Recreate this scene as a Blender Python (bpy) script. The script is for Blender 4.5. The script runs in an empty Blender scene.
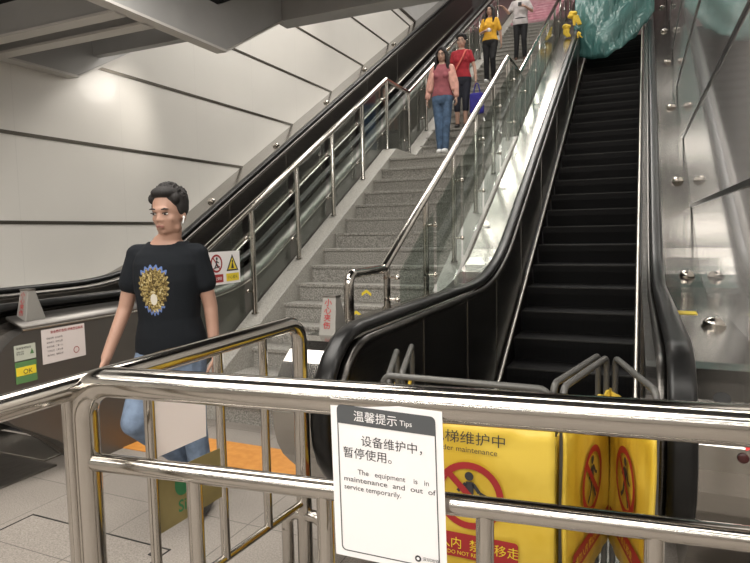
import bpy, bmesh, math, random
from mathutils import Vector, Matrix
random.seed(7)
PI=math.pi
S=bpy.context.scene
COL=S.collection
T30=math.tan(math.radians(30))

# ------------------------------------------------------------------ materials
MATS={}
def nodes(name):
    m=bpy.data.materials.new(name); m.use_nodes=True
    nt=m.node_tree; b=nt.nodes['Principled BSDF']
    MATS[name]=m
    return m,nt,b
def mat(name,col,rough=.5,metal=0.,spec=.5,coat=0.,emit=None,est=1.,sss=0.,trans=0.,alpha=1.,sheen=0.):
    m,nt,b=nodes(name)
    b.inputs['Base Color'].default_value=(*col,1)
    b.inputs['Roughness'].default_value=rough
    b.inputs['Metallic'].default_value=metal
    b.inputs['Specular IOR Level'].default_value=spec
    b.inputs['Coat Weight'].default_value=coat
    b.inputs['Coat Roughness'].default_value=.05
    b.inputs['Transmission Weight'].default_value=trans
    b.inputs['Alpha'].default_value=alpha
    if sss:
        b.inputs['Subsurface Weight'].default_value=sss
        b.inputs['Subsurface Scale'].default_value=.01
    if emit:
        b.inputs['Emission Color'].default_value=(*emit,1); b.inputs['Emission Strength'].default_value=est
    return m
def noise_col(name,c1,c2,scale,rough=.5,metal=0.,bump=0.,detail=4,stretch=(1,1,1),spec=.5,lo=.35,hi=.65,rough2=None,coat=0.):
    m,nt,b=nodes(name)
    tc=nt.nodes.new('ShaderNodeTexCoord'); mp=nt.nodes.new('ShaderNodeMapping'); mp.inputs['Scale'].default_value=stretch
    no=nt.nodes.new('ShaderNodeTexNoise'); no.inputs['Scale'].default_value=scale; no.inputs['Detail'].default_value=detail
    cr=nt.nodes.new('ShaderNodeValToRGB')
    cr.color_ramp.elements[0].position=lo; cr.color_ramp.elements[0].color=(*c1,1)
    cr.color_ramp.elements[1].position=hi; cr.color_ramp.elements[1].color=(*c2,1)
    L=nt.links.new
    L(tc.outputs['Object'],mp.inputs['Vector']); L(mp.outputs[0],no.inputs['Vector']); L(no.outputs['Fac'],cr.inputs[0]); L(cr.outputs[0],b.inputs['Base Color'])
    b.inputs['Roughness'].default_value=rough; b.inputs['Metallic'].default_value=metal; b.inputs['Specular IOR Level'].default_value=spec
    b.inputs['Coat Weight'].default_value=coat
    if rough2 is not None:
        mr=nt.nodes.new('ShaderNodeMapRange'); mr.inputs['To Min'].default_value=rough; mr.inputs['To Max'].default_value=rough2
        mr.inputs['From Min'].default_value=.3; mr.inputs['From Max'].default_value=.7
        L(no.outputs['Fac'],mr.inputs['Value']); L(mr.outputs[0],b.inputs['Roughness'])
    if bump:
        bp=nt.nodes.new('ShaderNodeBump'); bp.inputs['Strength'].default_value=bump; bp.inputs['Distance'].default_value=.002
        L(no.outputs['Fac'],bp.inputs['Height']); L(bp.outputs[0],b.inputs['Normal'])
    return m
STEEL=mat('brushed_steel',(.46,.435,.40),rough=.26,metal=1)
DECK=mat('deck_steel',(.36,.345,.32),rough=.17,metal=1)
CLAD=mat('cladding_steel',(.19,.18,.168),rough=.42,metal=.85)
DARKST=noise_col('dark_steel_panel',(.085,.08,.075),(.12,.113,.105),30,rough=.28,rough2=.36,metal=1,stretch=(1,.3,6))
MIDST=noise_col('grey_steel_panel',(.22,.205,.19),(.29,.27,.25),30,rough=.28,rough2=.38,metal=1,stretch=(1,.3,6))
POL=mat('polished_steel',(.60,.56,.51),rough=.13,metal=1)
TUBE=mat('tube_steel',(.50,.475,.44),rough=.13,metal=1)
SILV=mat('skirt_aluminium',(.50,.48,.44),rough=.38,metal=1)
RUB=mat('black_rubber',(.008,.008,.008),rough=.32,spec=.3)
BLACK=mat('black_plastic',(.01,.01,.01),rough=.5)
DKTUBE=mat('dark_grey_tube',(.10,.098,.092),rough=.42,metal=.3)
GRAN=noise_col('granite',(.15,.143,.13),(.40,.385,.35),95,rough=.55,detail=6,lo=.38,hi=.62,bump=.1)
GRANL=noise_col('granite_curb',(.27,.26,.235),(.47,.455,.42),110,rough=.45,detail=6,lo=.38,hi=.62)
SEAM=mat('wall_seam_metal',(.10,.09,.075),rough=.4,metal=.7)
CEILD=mat('ceiling_dark',(.03,.03,.032),rough=.9)
BEAM=noise_col('beam_grey',(.37,.367,.36),(.40,.397,.39),3,rough=.6)
BEAML=mat('beam_flange',(.6,.58,.55),rough=.5)
PAPER=mat('paper_white',(.82,.80,.80),rough=.6)
PAPERP=mat('paper_pinkish',(.85,.78,.76),rough=.6)
INK=mat('ink_dark',(.03,.03,.035),rough=.6)
INKG=mat('ink_grey',(.075,.08,.085),rough=.5)
RED=mat('print_red',(.34,.018,.02),rough=.5)
REDS=mat('sticker_red',(.75,.02,.02),rough=.4)
YEL=mat('print_yellow',(.80,.62,.04),rough=.5)
YELC=noise_col('yellow_cloth',(.60,.40,.03),(.72,.52,.07),6,rough=.42,bump=.6,stretch=(1,1,1),detail=3)
GREENS=mat('sticker_green',(.10,.22,.08),rough=.5)
TACT=noise_col('tactile_orange',(.60,.24,.04),(.68,.30,.06),20,rough=.6)
WHITE=mat('white_plastic',(.8,.8,.8),rough=.35)
LUM=mat('luminaire',(1,1,1),emit=(1,.95,.88),est=20)
HALLW=mat('hall_wall',(.55,.52,.48),rough=.5)

def glass_mat(name,tint,gl=.9):
    m,nt,b=nodes(name); L=nt.links.new
    tr=nt.nodes.new('ShaderNodeBsdfTransparent'); tr.inputs[0].default_value=(*tint,1)
    g=nt.nodes.new('ShaderNodeBsdfGlossy'); g.inputs['Roughness'].default_value=.03; g.inputs['Color'].default_value=(gl,gl,gl,1)
    fr=nt.nodes.new('ShaderNodeFresnel'); fr.inputs['IOR'].default_value=1.5
    mx=nt.nodes.new('ShaderNodeMixShader')
    ge=nt.nodes.new('ShaderNodeNewGeometry'); mi=nt.nodes.new('ShaderNodeMapRange'); mi.inputs['To Min'].default_value=1.45; mi.inputs['To Max'].default_value=1/1.45
    L(ge.outputs['Backfacing'],mi.inputs['Value']); L(mi.outputs[0],fr.inputs['IOR'])
    L(fr.outputs[0],mx.inputs[0]); L(tr.outputs[0],mx.inputs[1]); L(g.outputs[0],mx.inputs[2])
    L(mx.outputs[0],nt.nodes['Material Output'].inputs['Surface'])
    return m
GLASS=glass_mat('balustrade_glass',(.84,.885,.862))

def wall_mat(name,seam_z,col,rough,coat):
    m,nt,b=nodes(name)
    b.inputs['Base Color'].default_value=(*col,1); b.inputs['Roughness'].default_value=rough
    b.inputs['Coat Weight'].default_value=coat; b.inputs['Coat Roughness'].default_value=.04
    # faint panel joints every 1.2 m and slight mottling of the enamel
    L=nt.links.new
    tc=nt.nodes.new('ShaderNodeTexCoord'); no=nt.nodes.new('ShaderNodeTexNoise'); no.inputs['Scale'].default_value=1.3
    L(tc.outputs['Object'],no.inputs['Vector'])
    sx=nt.nodes.new('ShaderNodeSeparateXYZ'); L(tc.outputs['Object'],sx.inputs[0])
    md=nt.nodes.new('ShaderNodeMath'); md.operation='PINGPONG'; md.inputs[1].default_value=.6; L(sx.outputs['Y'],md.inputs[0])
    lt=nt.nodes.new('ShaderNodeMath'); lt.operation='LESS_THAN'; lt.inputs[1].default_value=.004; L(md.outputs[0],lt.inputs[0])
    mr=nt.nodes.new('ShaderNodeMapRange'); mr.inputs['To Min'].default_value=.93; mr.inputs['To Max'].default_value=1.05; L(no.outputs['Fac'],mr.inputs['Value'])
    hs=nt.nodes.new('ShaderNodeHueSaturation'); hs.inputs['Color'].default_value=(*col,1); L(mr.outputs[0],hs.inputs['Value'])
    mx=nt.nodes.new('ShaderNodeMixRGB'); mx.inputs[2].default_value=(col[0]*.93,col[1]*.93,col[2]*.93,1)
    L(lt.outputs[0],mx.inputs[0]); L(hs.outputs[0],mx.inputs[1]); L(mx.outputs[0],b.inputs['Base Color'])
    return m
WALLM=wall_mat('white_enamel_wall',0,(.66,.64,.60),.34,.12)
WALLR=wall_mat('glossy_enamel_wall',0,(.78,.76,.74),.10,1.0)

def floor_mat():
    m,nt,b=nodes('granite_floor'); L=nt.links.new
    tc=nt.nodes.new('ShaderNodeTexCoord')
    no=nt.nodes.new('ShaderNodeTexNoise'); no.inputs['Scale'].default_value=140; no.inputs['Detail'].default_value=6
    n2=nt.nodes.new('ShaderNodeTexNoise'); n2.inputs['Scale'].default_value=2.2; n2.inputs['Detail'].default_value=4
    L(tc.outputs['Object'],no.inputs['Vector']); L(tc.outputs['Object'],n2.inputs['Vector'])
    cr=nt.nodes.new('ShaderNodeValToRGB'); cr.color_ramp.elements[0].position=.36; cr.color_ramp.elements[1].position=.64
    cr.color_ramp.elements[0].color=(.24,.215,.19,1); cr.color_ramp.elements[1].color=(.40,.36,.32,1)
    L(no.outputs['Fac'],cr.inputs[0])
    br=nt.nodes.new('ShaderNodeTexBrick'); br.inputs['Scale'].default_value=1; br.inputs['Brick Width'].default_value=.6; br.inputs['Row Height'].default_value=.6
    br.offset=0; br.inputs['Mortar Size'].default_value=.003; br.inputs['Color1'].default_value=(1,1,1,1); br.inputs['Color2'].default_value=(.95,.95,.95,1); br.inputs['Mortar'].default_value=(.45,.45,.45,1)
    L(tc.outputs['Object'],br.inputs['Vector'])
    mm=nt.nodes.new('ShaderNodeMixRGB'); mm.blend_type='MULTIPLY'; mm.inputs[0].default_value=1
    L(cr.outputs[0],mm.inputs[1]); L(br.outputs[0],mm.inputs[2])
    mr=nt.nodes.new('ShaderNodeMapRange'); mr.inputs['To Min'].default_value=.72; mr.inputs['To Max'].default_value=1.15; L(n2.outputs['Fac'],mr.inputs['Value'])
    hs=nt.nodes.new('ShaderNodeHueSaturation'); L(mm.outputs[0],hs.inputs['Color']); L(mr.outputs[0],hs.inputs['Value'])
    L(hs.outputs[0],b.inputs['Base Color']); b.inputs['Roughness'].default_value=.5
    return m
FLOORM=floor_mat()
def step_mat():
    m,nt,b=nodes('escalator_tread'); L=nt.links.new
    tc=nt.nodes.new('ShaderNodeTexCoord'); wv=nt.nodes.new('ShaderNodeTexWave'); wv.bands_direction='X'; wv.inputs['Scale'].default_value=30
    L(tc.outputs['Object'],wv.inputs['Vector'])
    cr=nt.nodes.new('ShaderNodeValToRGB'); cr.color_ramp.elements[0].color=(.002,.002,.0025,1); cr.color_ramp.elements[1].color=(.012,.012,.0125,1)
    L(wv.outputs['Fac'],cr.inputs[0]); L(cr.outputs[0],b.inputs['Base Color'])
    bp=nt.nodes.new('ShaderNodeBump'); bp.inputs['Strength'].default_value=.5; bp.inputs['Distance'].default_value=.004
    L(wv.outputs['Fac'],bp.inputs['Height']); L(bp.outputs[0],b.inputs['Normal'])
    b.inputs['Roughness'].default_value=.45; b.inputs['Metallic'].default_value=.2
    return m
TREAD=step_mat()
TREADE=mat('tread_edge',(.030,.029,.027),rough=.5,metal=.3)

# ------------------------------------------------------------------ mesh helpers
class MB:
    def __init__(s): s.v=[]; s.f=[]; s.sm=[]; s.mi=[]
    def add(s,vs,fs,smooth=False,mi=0):
        n=len(s.v); s.v+= [tuple(v) for v in vs]
        for f in fs: s.f.append([i+n for i in f]); s.sm.append(smooth); s.mi.append(mi)
        return s
    def box(s,x0,x1,y0,y1,z0,z1,mi=0,M=None):
        vs=[(x,y,z) for x in (x0,x1) for y in (y0,y1) for z in (z0,z1)]
        if M: vs=[M@Vector(v) for v in vs]
        return s.add(vs,[(0,1,3,2),(4,6,7,5),(0,4,5,1),(2,3,7,6),(0,2,6,4),(1,5,7,3)],False,mi)
    def prism(s,poly,x0,x1,mi=0,axis='X'):
        n=len(poly)
        def P(x,a,b): return (x,a,b) if axis=='X' else ((a,x,b) if axis=='Y' else (a,b,x))
        vs=[P(x0,a,b) for a,b in poly]+[P(x1,a,b) for a,b in poly]
        fs=[list(range(n)),list(range(2*n-1,n-1,-1))]+[[i,n+i,n+(i+1)%n,(i+1)%n] for i in range(n)]
        return s.add(vs,fs,False,mi)
    def tube(s,path,r,n=14,cap=True,mi=0,prof=None,up=None):
        P=[Vector(p) for p in path]; k=len(P)
        R=r if isinstance(r,(list,tuple)) else [r]*k
        ref=Vector(up) if up else None
        rings=[]; prev=None
        for i in range(k):
            if i==0: t=(P[1]-P[0])
            elif i==k-1: t=(P[-1]-P[-2])
            else: t=(P[i+1]-P[i]).normalized()+(P[i]-P[i-1]).normalized()
            t.normalize()
            if up: a=Vector(up)
            elif prev is None: a=Vector((0,0,1)) if abs(t.z)<.9 else Vector((1,0,0))
            else: a=prev
            a=(a-t*a.dot(t)); 
            if a.length<1e-6: a=Vector((1,0,0))
            a.normalize()
            b=t.cross(a); prev=a
            if prof: rings.append([P[i]+a*(u)+b*(w) for u,w in prof])
            else: rings.append([P[i]+(a*math.cos(q)+b*math.sin(q))*R[i] for q in [2*PI*j/n for j in range(n)]])
        m=len(rings[0]); vs=[v for rg in rings for v in rg]
        fs=[[i*m+j,i*m+(j+1)%m,(i+1)*m+(j+1)%m,(i+1)*m+j] for i in range(k-1) for j in range(m)]
        s.add(vs,fs,True,mi)
        if cap: s.add(rings[0],[list(range(m-1,-1,-1))],False,mi); s.add(rings[-1],[list(range(m))],False,mi)
        return s
    def ell(s,c,r,n=16,m=10,mi=0,M=None):
        vs=[];fs=[]
        for i in range(m+1):
            t=PI*i/m
            for j in range(n):
                p=2*PI*j/n; v=Vector((r[0]*math.sin(t)*math.cos(p),r[1]*math.sin(t)*math.sin(p),r[2]*math.cos(t)))
                if M: v=M@v
                vs.append(v+Vector(c))
        for i in range(m):
            for j in range(n): fs.append([i*n+j,(i+1)*n+j,(i+1)*n+(j+1)%n,i*n+(j+1)%n])
        return s.add(vs,fs,True,mi)
    def cap(s,a,b,ra,rb,n=12):
        a=Vector(a);b=Vector(b);d=b-a;L=d.length
        if L<1e-6: return s.ell(a,(ra,)*3,n,8)
        t=d/L; path=[];R=[]
        for q in (80,60,40,20,0): path.append(a-t*ra*math.sin(math.radians(q))); R.append(ra*math.cos(math.radians(q)))
        for q in (0,20,40,60,80): path.append(b+t*rb*math.sin(math.radians(q))); R.append(rb*math.cos(math.radians(q)))
        return s.tube(path,R,n)
    def mesh(s,name,mats):
        me=bpy.data.meshes.new(name); me.from_pydata(s.v,[],s.f)
        for m in (mats if isinstance(mats,(list,tuple)) else [mats]): me.materials.append(m)
        me.polygons.foreach_set('use_smooth',s.sm); me.polygons.foreach_set('material_index',s.mi)
        bm=bmesh.new(); bm.from_mesh(me); bmesh.ops.remove_doubles(bm,verts=bm.verts,dist=1e-5) if False else None
        bmesh.ops.recalc_face_normals(bm,faces=bm.faces); bm.to_mesh(me); bm.free()
        return me
    def build(s,name,mats,parent=None,bevel=0):
        o=bpy.data.objects.new(name,s.mesh(name,mats)); COL.objects.link(o)
        if parent: o.parent=parent
        if bevel:
            md=o.modifiers.new('bevel','BEVEL'); md.width=bevel; md.segments=2; md.limit_method='ANGLE'
        return o
def empty(name,loc,label,cat,group=None):
    o=bpy.data.objects.new(name,None); COL.objects.link(o); o.location=loc; o.empty_display_size=.1
    return tag(o,label,cat,group)
def tag(o,label=None,cat=None,group=None,kind=None):
    if label: o['label']=label
    if cat: o['category']=cat
    if group: o['group']=group
    if kind: o['kind']=kind
    return o
def struct(name,mb,m,bevel=0): return tag(mb.build(name,m,None,bevel),kind='structure')
def bez(p,n=8):
    """round a polyline's corners: list of (point, radius)"""
    out=[]
    for i,(q,r) in enumerate(p):
        q=Vector(q)
        if i in (0,len(p)-1) or r==0: out.append(q); continue
        a=(Vector(p[i-1][0])-q).normalized(); b=(Vector(p[i+1][0])-q).normalized()
        half=a.angle(b)/2; d=r/math.tan(half)
        A=q+a*d;B=q+b*d
        c=q+(a+b).normalized()*(r/math.sin(half))
        va=A-c;vb=B-c;ang=va.angle(vb)
        for j in range(n+1):
            t=j/n; out.append(c+(va*math.sin((1-t)*ang)+vb*math.sin(t*ang))/math.sin(ang))
    return out
def text(s,size,org,u,v,m,parent,name='lettering',align='LEFT',thick=0.0,bold=0.,xs=1.):
    c=bpy.data.curves.new('txt','FONT'); c.body=s; c.size=size; c.align_x=align; c.extrude=thick; c.offset=bold; c.resolution_u=3
    to=bpy.data.objects.new('txt',c); COL.objects.link(to)
    dg=bpy.context.evaluated_depsgraph_get(); dg.update()
    me=bpy.data.meshes.new_from_object(to.evaluated_get(dg))
    bpy.data.objects.remove(to)
    u=Vector(u).normalized();v=Vector(v).normalized();w=u.cross(v)
    for q in me.vertices:
        q.co=Vector(org)+u*q.co.x*xs+v*q.co.y+w*q.co.z
    me.name=name; me.materials.clear(); me.materials.append(m)
    o=bpy.data.objects.new(name,me); COL.objects.link(o); o.parent=parent
    return o
def flat(poly,org,u,v,m,parent,name,th=.0006):
    """flat printed shape (list of 2D points) lying on a surface"""
    u=Vector(u).normalized();v=Vector(v).normalized();w=u.cross(v)
    n=len(poly); mb=MB()
    A=[Vector(org)+u*a+v*b for a,b in poly]; B=[p+w*th for p in A]
    mb.add(A+B,[list(range(n)),list(range(2*n-1,n-1,-1))]+[[i,n+i,n+(i+1)%n,(i+1)%n] for i in range(n)])
    return mb.build(name,m,parent)
def ringpoly(mb,org,u,v,w,cx,cy,r0,r1,n=40,th=.0006,mi=0,ys=1.):
    u,v,w=Vector(u),Vector(v),Vector(w); vs=[]
    for i in range(n):
        a=2*PI*i/n
        for r in (r0,r1): vs.append(Vector(org)+u*(cx+r*math.cos(a))+v*(cy+r*ys*math.sin(a))+w*th)
    mb.add(vs,[[2*i,2*i+1,(2*i+3)%(2*n),(2*i+2)%(2*n)] for i in range(n)],False,mi)
def polyon(mb,org,u,v,w,pts,th=.0006,mi=0):
    u,v,w=Vector(u),Vector(v),Vector(w)
    mb.add([Vector(org)+u*a+v*b+w*th for a,b in pts],[list(range(len(pts)))],False,mi)
def circ(cx,cy,r,n=20,ys=1): return [(cx+r*math.cos(2*PI*i/n),cy+r*ys*math.sin(2*PI*i/n)) for i in range(n)]
def bar(a,b,w):
    a=Vector(a);b=Vector(b);d=(b-a).normalized();p=Vector((-d.y,d.x))*w/2
    return [tuple(a-p),tuple(b-p),tuple(b+p),tuple(a+p)]

# ------------------------------------------------------------------ the shell
XW=-5.05; XR=.43
b=MB(); b.box(-5.3,6,-8,20,-.2,0); fl=struct('floor',b,FLOORM)
b=MB(); b.box(XW-.2,XW,-8,22,0,6.5); wl=struct('wall_left',b,WALLM)
b=MB()
for k in range(7):
    z=1.62+.785*k; b.box(XW-.02,XW+.008,-8,22,z-.016,z+.016)
b.box(XW-.02,XW+.02,-8,22,6.5,6.56)
s=b.build('wall_seam',SEAM,wl)
b=MB(); b.box(XW-.2,XW,-8,22,6.5,15); struct('trim_left',b,BEAM)
b=MB(); b.box(XR,XR+.25,2.0,22,0,13); wr=struct('wall_right',b,WALLR)
b=MB()
for z in (.875,1.66,2.45,3.335,4.2,5.1,6.0,6.9): b.box(XR-.008,XR+.02,2.0,22,z-.014,z+.014)
s=b.build('wall_seam',mat('dark_seam',(.02,.02,.02),rough=.4),wr)
b=MB(); b.box(-5.3,6,-8.2,-8,0,6); struct('wall_rear',b,HALLW)
b=MB(); b.box(6,6.2,-8,4,0,6); struct('wall_hall',b,HALLW)
b=MB(); b.box(XR+.25,6.2,2.0,2.2,0,6); struct('wall_side',b,HALLW)
b=MB(); b.box(-5.3,6.2,-8,-1,3.55,3.7); b.box(-5.3,-3.2,-1,4.44,3.42,3.5); b.box(-3.2,6.2,-1,3.0,3.45,3.6); b.box(-3.2,6.2,3.0,5.1,3.9,4.0)
struct('ceiling',b,CEILD)
# longitudinal beams that bend up parallel to the escalators
def beam(x0,x1,name,y_end,face=.26):
    yb=4.19; z0=3.0
    ze=z0+(y_end-yb)*T30
    b=MB(); b.prism([(-8,z0+.02),(yb,z0+.02),(y_end,ze+.02),(y_end,ze+face+.04),(yb-.07,z0+face+.02),(-8,z0+face+.02)],x0,x1)
    o=struct(name,b,BEAM)
    b=MB(); b.prism([(-8,z0),(yb,z0),(y_end,ze),(y_end,ze+.02),(yb,z0+.02),(-8,z0+.02)],x0-.012,x1+.012)
    b.build('beam_flange',BEAML,o)
beam(-5.03,-4.93,'trim_1',4.85)
beam(-3.27,-3.19,'trim_2',5.12,.34)
for i,(y,dz) in enumerate(((3.16,.0),(3.42,-.0))):
    b=MB(); b.box(-4.93,-3.27,y-.03,y+.05,3.02,3.25)
    o=struct('trim_%d'%(3+i),b,BEAM)
    b=MB(); b.box(-4.93,-3.27,y-.05,y+.06,3.0,3.02); b.build('beam_flange',BEAML,o)
b=MB(); b.box(-4.93,-3.27,4.38,4.46,3.25,3.44); struct('trim_5',b,BEAM)
# transverse soffit where the void over the stairs begins
b=MB(); b.box(-3.27,6.2,5.08,5.3,3.53,5.2); struct('trim_6',b,BEAM)
b=MB(); b.prism([(5.12,3.57),(5.3,3.57),(5.3,4.9),(5.12,4.9)],XW,-3.27); struct('trim_7',b,BEAM) if False else None
b=MB(); b.prism([(5.1,5.0),(22,5.0+16.9*T30),(22,5.2+16.9*T30),(5.1,5.2)],XW-.2,6.2); struct('ceiling_void',b,CEILD)
b=MB(); b.box(XW-.2,6.2,22,22.2,6,15.5); struct('wall_back',b,mat('back_wall_pink',(.55,.38,.38),rough=.5))

# ------------------------------------------------------------------ lamps the place has
def luminaire(x0,x1,y,z,label,w=.09,tilt=0):
    b=MB(); b.box(x0,x1,y-w/2,y+w/2,z-.03,z); o=b.build('ceiling_lamp',LUM); tag(o,label,'lamp','ceiling strip lamps'); return o
for y in (-6.5,-4.5,-2.5):
    luminaire(-4.5,4.5,y,3.55,'white strip lamp under the dark hall ceiling',.14)
luminaire(-3.0,3.5,-.6,3.45,'white strip lamp under the dark hall ceiling',.14)
luminaire(-3.0,3.5,1.4,3.45,'white strip lamp under the dark hall ceiling',.14)
for y in (6.2,9.0,12.2,15.6):
    luminaire(-4.2,.3,y,5.0+(y-5.1)*T30-.02,'white strip lamp under the sloping ceiling',.16)
def area(name,loc,rot,sx,sy,power,col=(1,.95,.885)):
    l=bpy.data.lights.new(name,'AREA'); l.shape='RECTANGLE'; l.size=sx; l.size_y=sy; l.energy=power; l.color=col
    o=bpy.data.objects.new(name,l); COL.objects.link(o); o.location=loc; o.rotation_euler=rot; return o
def spot(name,loc,target,power,ang,blend=.6,col=(1,.93,.84),r=.06):
    l=bpy.data.lights.new(name,'SPOT'); l.energy=power; l.spot_size=math.radians(ang); l.spot_blend=blend; l.color=col; l.shadow_soft_size=r
    o=bpy.data.objects.new(name,l); COL.objects.link(o); o.location=loc
    o.rotation_euler=(Vector(target)-Vector(loc)).to_track_quat('-Z','Y').to_euler(); return o
area('hall_lamp',(-1.5,-1.5,3.4),(0,0,0),5,2.5,150)
area('front_lamp',(-2.2,2.2,3.4),(0,0,0),1.6,1.4,60)
area('void_lamp_low',(-2.4,7.2,6.0),(math.radians(-10),0,0),3.2,.5,85)
area('void_lamp_mid',(-2.4,10.8,8.0),(math.radians(-10),0,0),3.2,.5,105)
area('void_lamp_high',(-2.4,14.5,10.1),(math.radians(-10),0,0),3.2,.5,130)
spot('wall_washer',(-4.35,5.15,3.22),(-5.05,4.68,2.65),26,95,1.,r=.2)
spot('wall_washer_b',(-4.35,8.6,5.6),(-5.05,8.6,4.2),16,95,1.)
w=bpy.data.worlds.new('world'); S.world=w; w.use_nodes=True
w.node_tree.nodes['Background'].inputs[0].default_value=(.9,.88,.84,1); w.node_tree.nodes['Background'].inputs[1].default_value=.12

# ------------------------------------------------------------------ staircase
RISE,RUN,Y0=.1635,.2675,3.72
stair=empty('staircase',(-2.3,3.72,0),'grey granite staircase climbing between the two escalators','staircase')
def stp(o): o.parent=stair; o.location=(2.3,-3.72,0)
steps=[]
def step_mb(y,z,run,extra=0):
    b=MB(); h=RISE
    b.box(-3.1,-1.5,y+.008,y+run+.05,z-h-.02,z-.03); b.box(-3.1,-1.5,y-.012,y+run+.04+extra,z-.03,z); return b
n1=15; YL=Y0+(n1-1)*RUN
for k in range(n1):
    stp(step_mb(Y0+k*RUN,(k+1)*RISE,RUN,.78 if k==n1-1 else 0).build('step',GRAN,None,.004))
ZL=n1*RISE; Y1=8.50; RUN2=.29
PINK=noise_col('pink_riser',(.60,.30,.36),(.72,.45,.50),8,rough=.5)
for k in range(40):
    z=ZL+(k+1)*RISE
    o=step_mb(Y1+k*RUN2,z,RUN2).build('step',PINK if z>6.6 else GRAN,None)
    if z>6.6: o['label']='step faced in pink'
    stp(o)
def stair_z(y):
    if y<YL: return (math.floor((y-Y0)/RUN)+1)*RISE
    if y<Y1: return ZL
    return ZL+(math.floor((y-Y1)/RUN2)+1)*RISE
YE=Y1+40*RUN2; ZE=ZL+40*RISE
def curb(x0,x1,c,y_s,m,lift2):
    b=MB()
    # first slope, level, second slope; lower edge follows under the steps
    yl=YL+.25
    top=[(y_s,max(.12,T30*y_s+c)),(yl,T30*yl+c),(yl+.8,T30*yl+c),(19,T30*yl+c+(19-yl-.8)*.565)]
    bot=[(19,top[3][1]-1.0),(yl+.8,top[2][1]-1.1),(yl,top[1][1]-1.1),(y_s,0)]
    b.prism(top+bot,x0,x1); o=b.build('stringer',m,None,.004); stp(o); return top
cl_top=curb(-3.27,-3.07,-1.84,3.72,GRANL,0)
cr_top=curb(-1.60,-1.42,-1.81,4.70,GRANL,0)
# yellow arrow marks on two of the lower risers
for (x,k) in ((-2.34,5),(-2.32,4)):
    y=Y0+k*RUN+.008; zb=k*RISE+.055
    ar=[(-.05,.0),(-.05,.03),(0,.065),(.05,.03),(.05,0),(0,.035)]
    o=flat(ar,(x,y-.001,zb),(1,0,0),(0,0,1),YEL,None,'arrow_mark',-.001); stp(o); o['label']='yellow arrow sticker on the riser'

# ------------------------------------------------------------------ stair railings
def clamp(mb,x,y,z,sx):
    mb.tube([(x,y,z),(x+sx*.075,y,z)],.009,8); mb.ell((x+sx*.075,y,z),(.02,.02,.02),10,6)
    mb.tube([(x,y-.035,z),(x,y+.035,z)],.011,8)
def railing(x,root,ztop,pts,posts,base,side,glass_y):
    """pts: handrail path; posts: list of y; base(y): foot height; rail(y) top"""
    b=MB(); b.tube(bez(pts),.030,14); b.build('handrail',TUBE,root)
    for y in posts:
        zt=ztop(y)-.02; zb=base(y)
        b=MB(); b.tube([(x,y,zb),(x,y,zt)],.023,12); b.tube([(x,y,zb),(x,y,zb+.012)],.034,12)
        p=b.build('post',TUBE,root)
        for f in (.22,.74):
            c=MB(); clamp(c,x,y,zb+(zt-zb)*f,side); c.build('clamp',POL,p)
    for y0,y1 in glass_y:
        g=MB(); gx=x+side*.075
        ys=[y0+(y1-y0)*i/6 for i in range(7)]
        poly=[(y,base(y)+.03) for y in ys]+[(y,ztop(y)-.09) for y in reversed(ys)]
        g.prism(poly,gx-.005,gx+.005); g.build('glass_panel',GLASS,root)
def inv(root,*objs): pass
YLR=7.70; 
def ltop(y):
    zl=3.55
    if y<YLR: return zl-(YLR-y)*.575
    if y<8.55: return zl
    return zl+(y-8.55)*.565
def lbase(y):
    yl=YL+.25; c=-1.84
    if y<yl: return T30*y+c
    if y<yl+.8: return T30*yl+c
    return T30*yl+c+(y-yl-.8)*.565
RL=empty('stair_railing',(-3.17,3.6,0),'steel post and glass railing on the left edge of the stairs beside the white wall','railing')
def reroot(root):
    for c in list(root.children): c.location=-root.location
pl=[3.70,4.49,5.29,6.08,6.90,7.72,8.58,9.4,10.3,11.2,12.1,13,13.9,14.8]
railing(-3.2,RL,ltop,[((-3.2,3.55,.25),0),((-3.2,3.55,ltop(3.6)),.08),((-3.2,YLR,3.55),.03),((-3.2,8.55,3.55),.03),((-3.2,17,ltop(17)),0)],pl,lbase,-1,[(a+.05,b_-.05) for a,b_ in zip(pl[:-1],pl[1:])])
reroot(RL)
YRR=7.6
def rtop(y):
    zl=3.60
    if y<3.56: return 1.235
    if y<YRR: return 1.235+(y-3.56)*(zl-1.235)/(YRR-3.56)
    if y<8.4: return zl
    return zl+(y-8.4)*.565
def rbase(y):
    yl=YL+.25; c=-1.81
    if y<4.81: return .97
    if y<yl: return T30*y+c
    if y<yl+.8: return T30*yl+c
    return T30*yl+c+(y-yl-.8)*.565
RR=empty('stair_railing',(-1.52,3.0,0),'steel post and glass railing between the stairs and the stopped black escalator','railing')
pr_=[3.62,4.42,5.2,6.0,6.8,7.62,8.42,9.3,10.2,11.1,12.0,12.9,13.8,14.7]
railing(-1.52,RR,rtop,[((-1.52,3.05,.97),0),((-1.52,3.05,1.235),.06),((-1.52,3.56,1.235),.05),((-1.52,YRR,3.60),.03),((-1.52,8.4,3.60),.03),((-1.52,17,rtop(17)),0)],pr_,rbase,1,[(a+.05,b_-.05) for a,b_ in zip(pr_[:-1],pr_[1:])])
reroot(RR)

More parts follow.
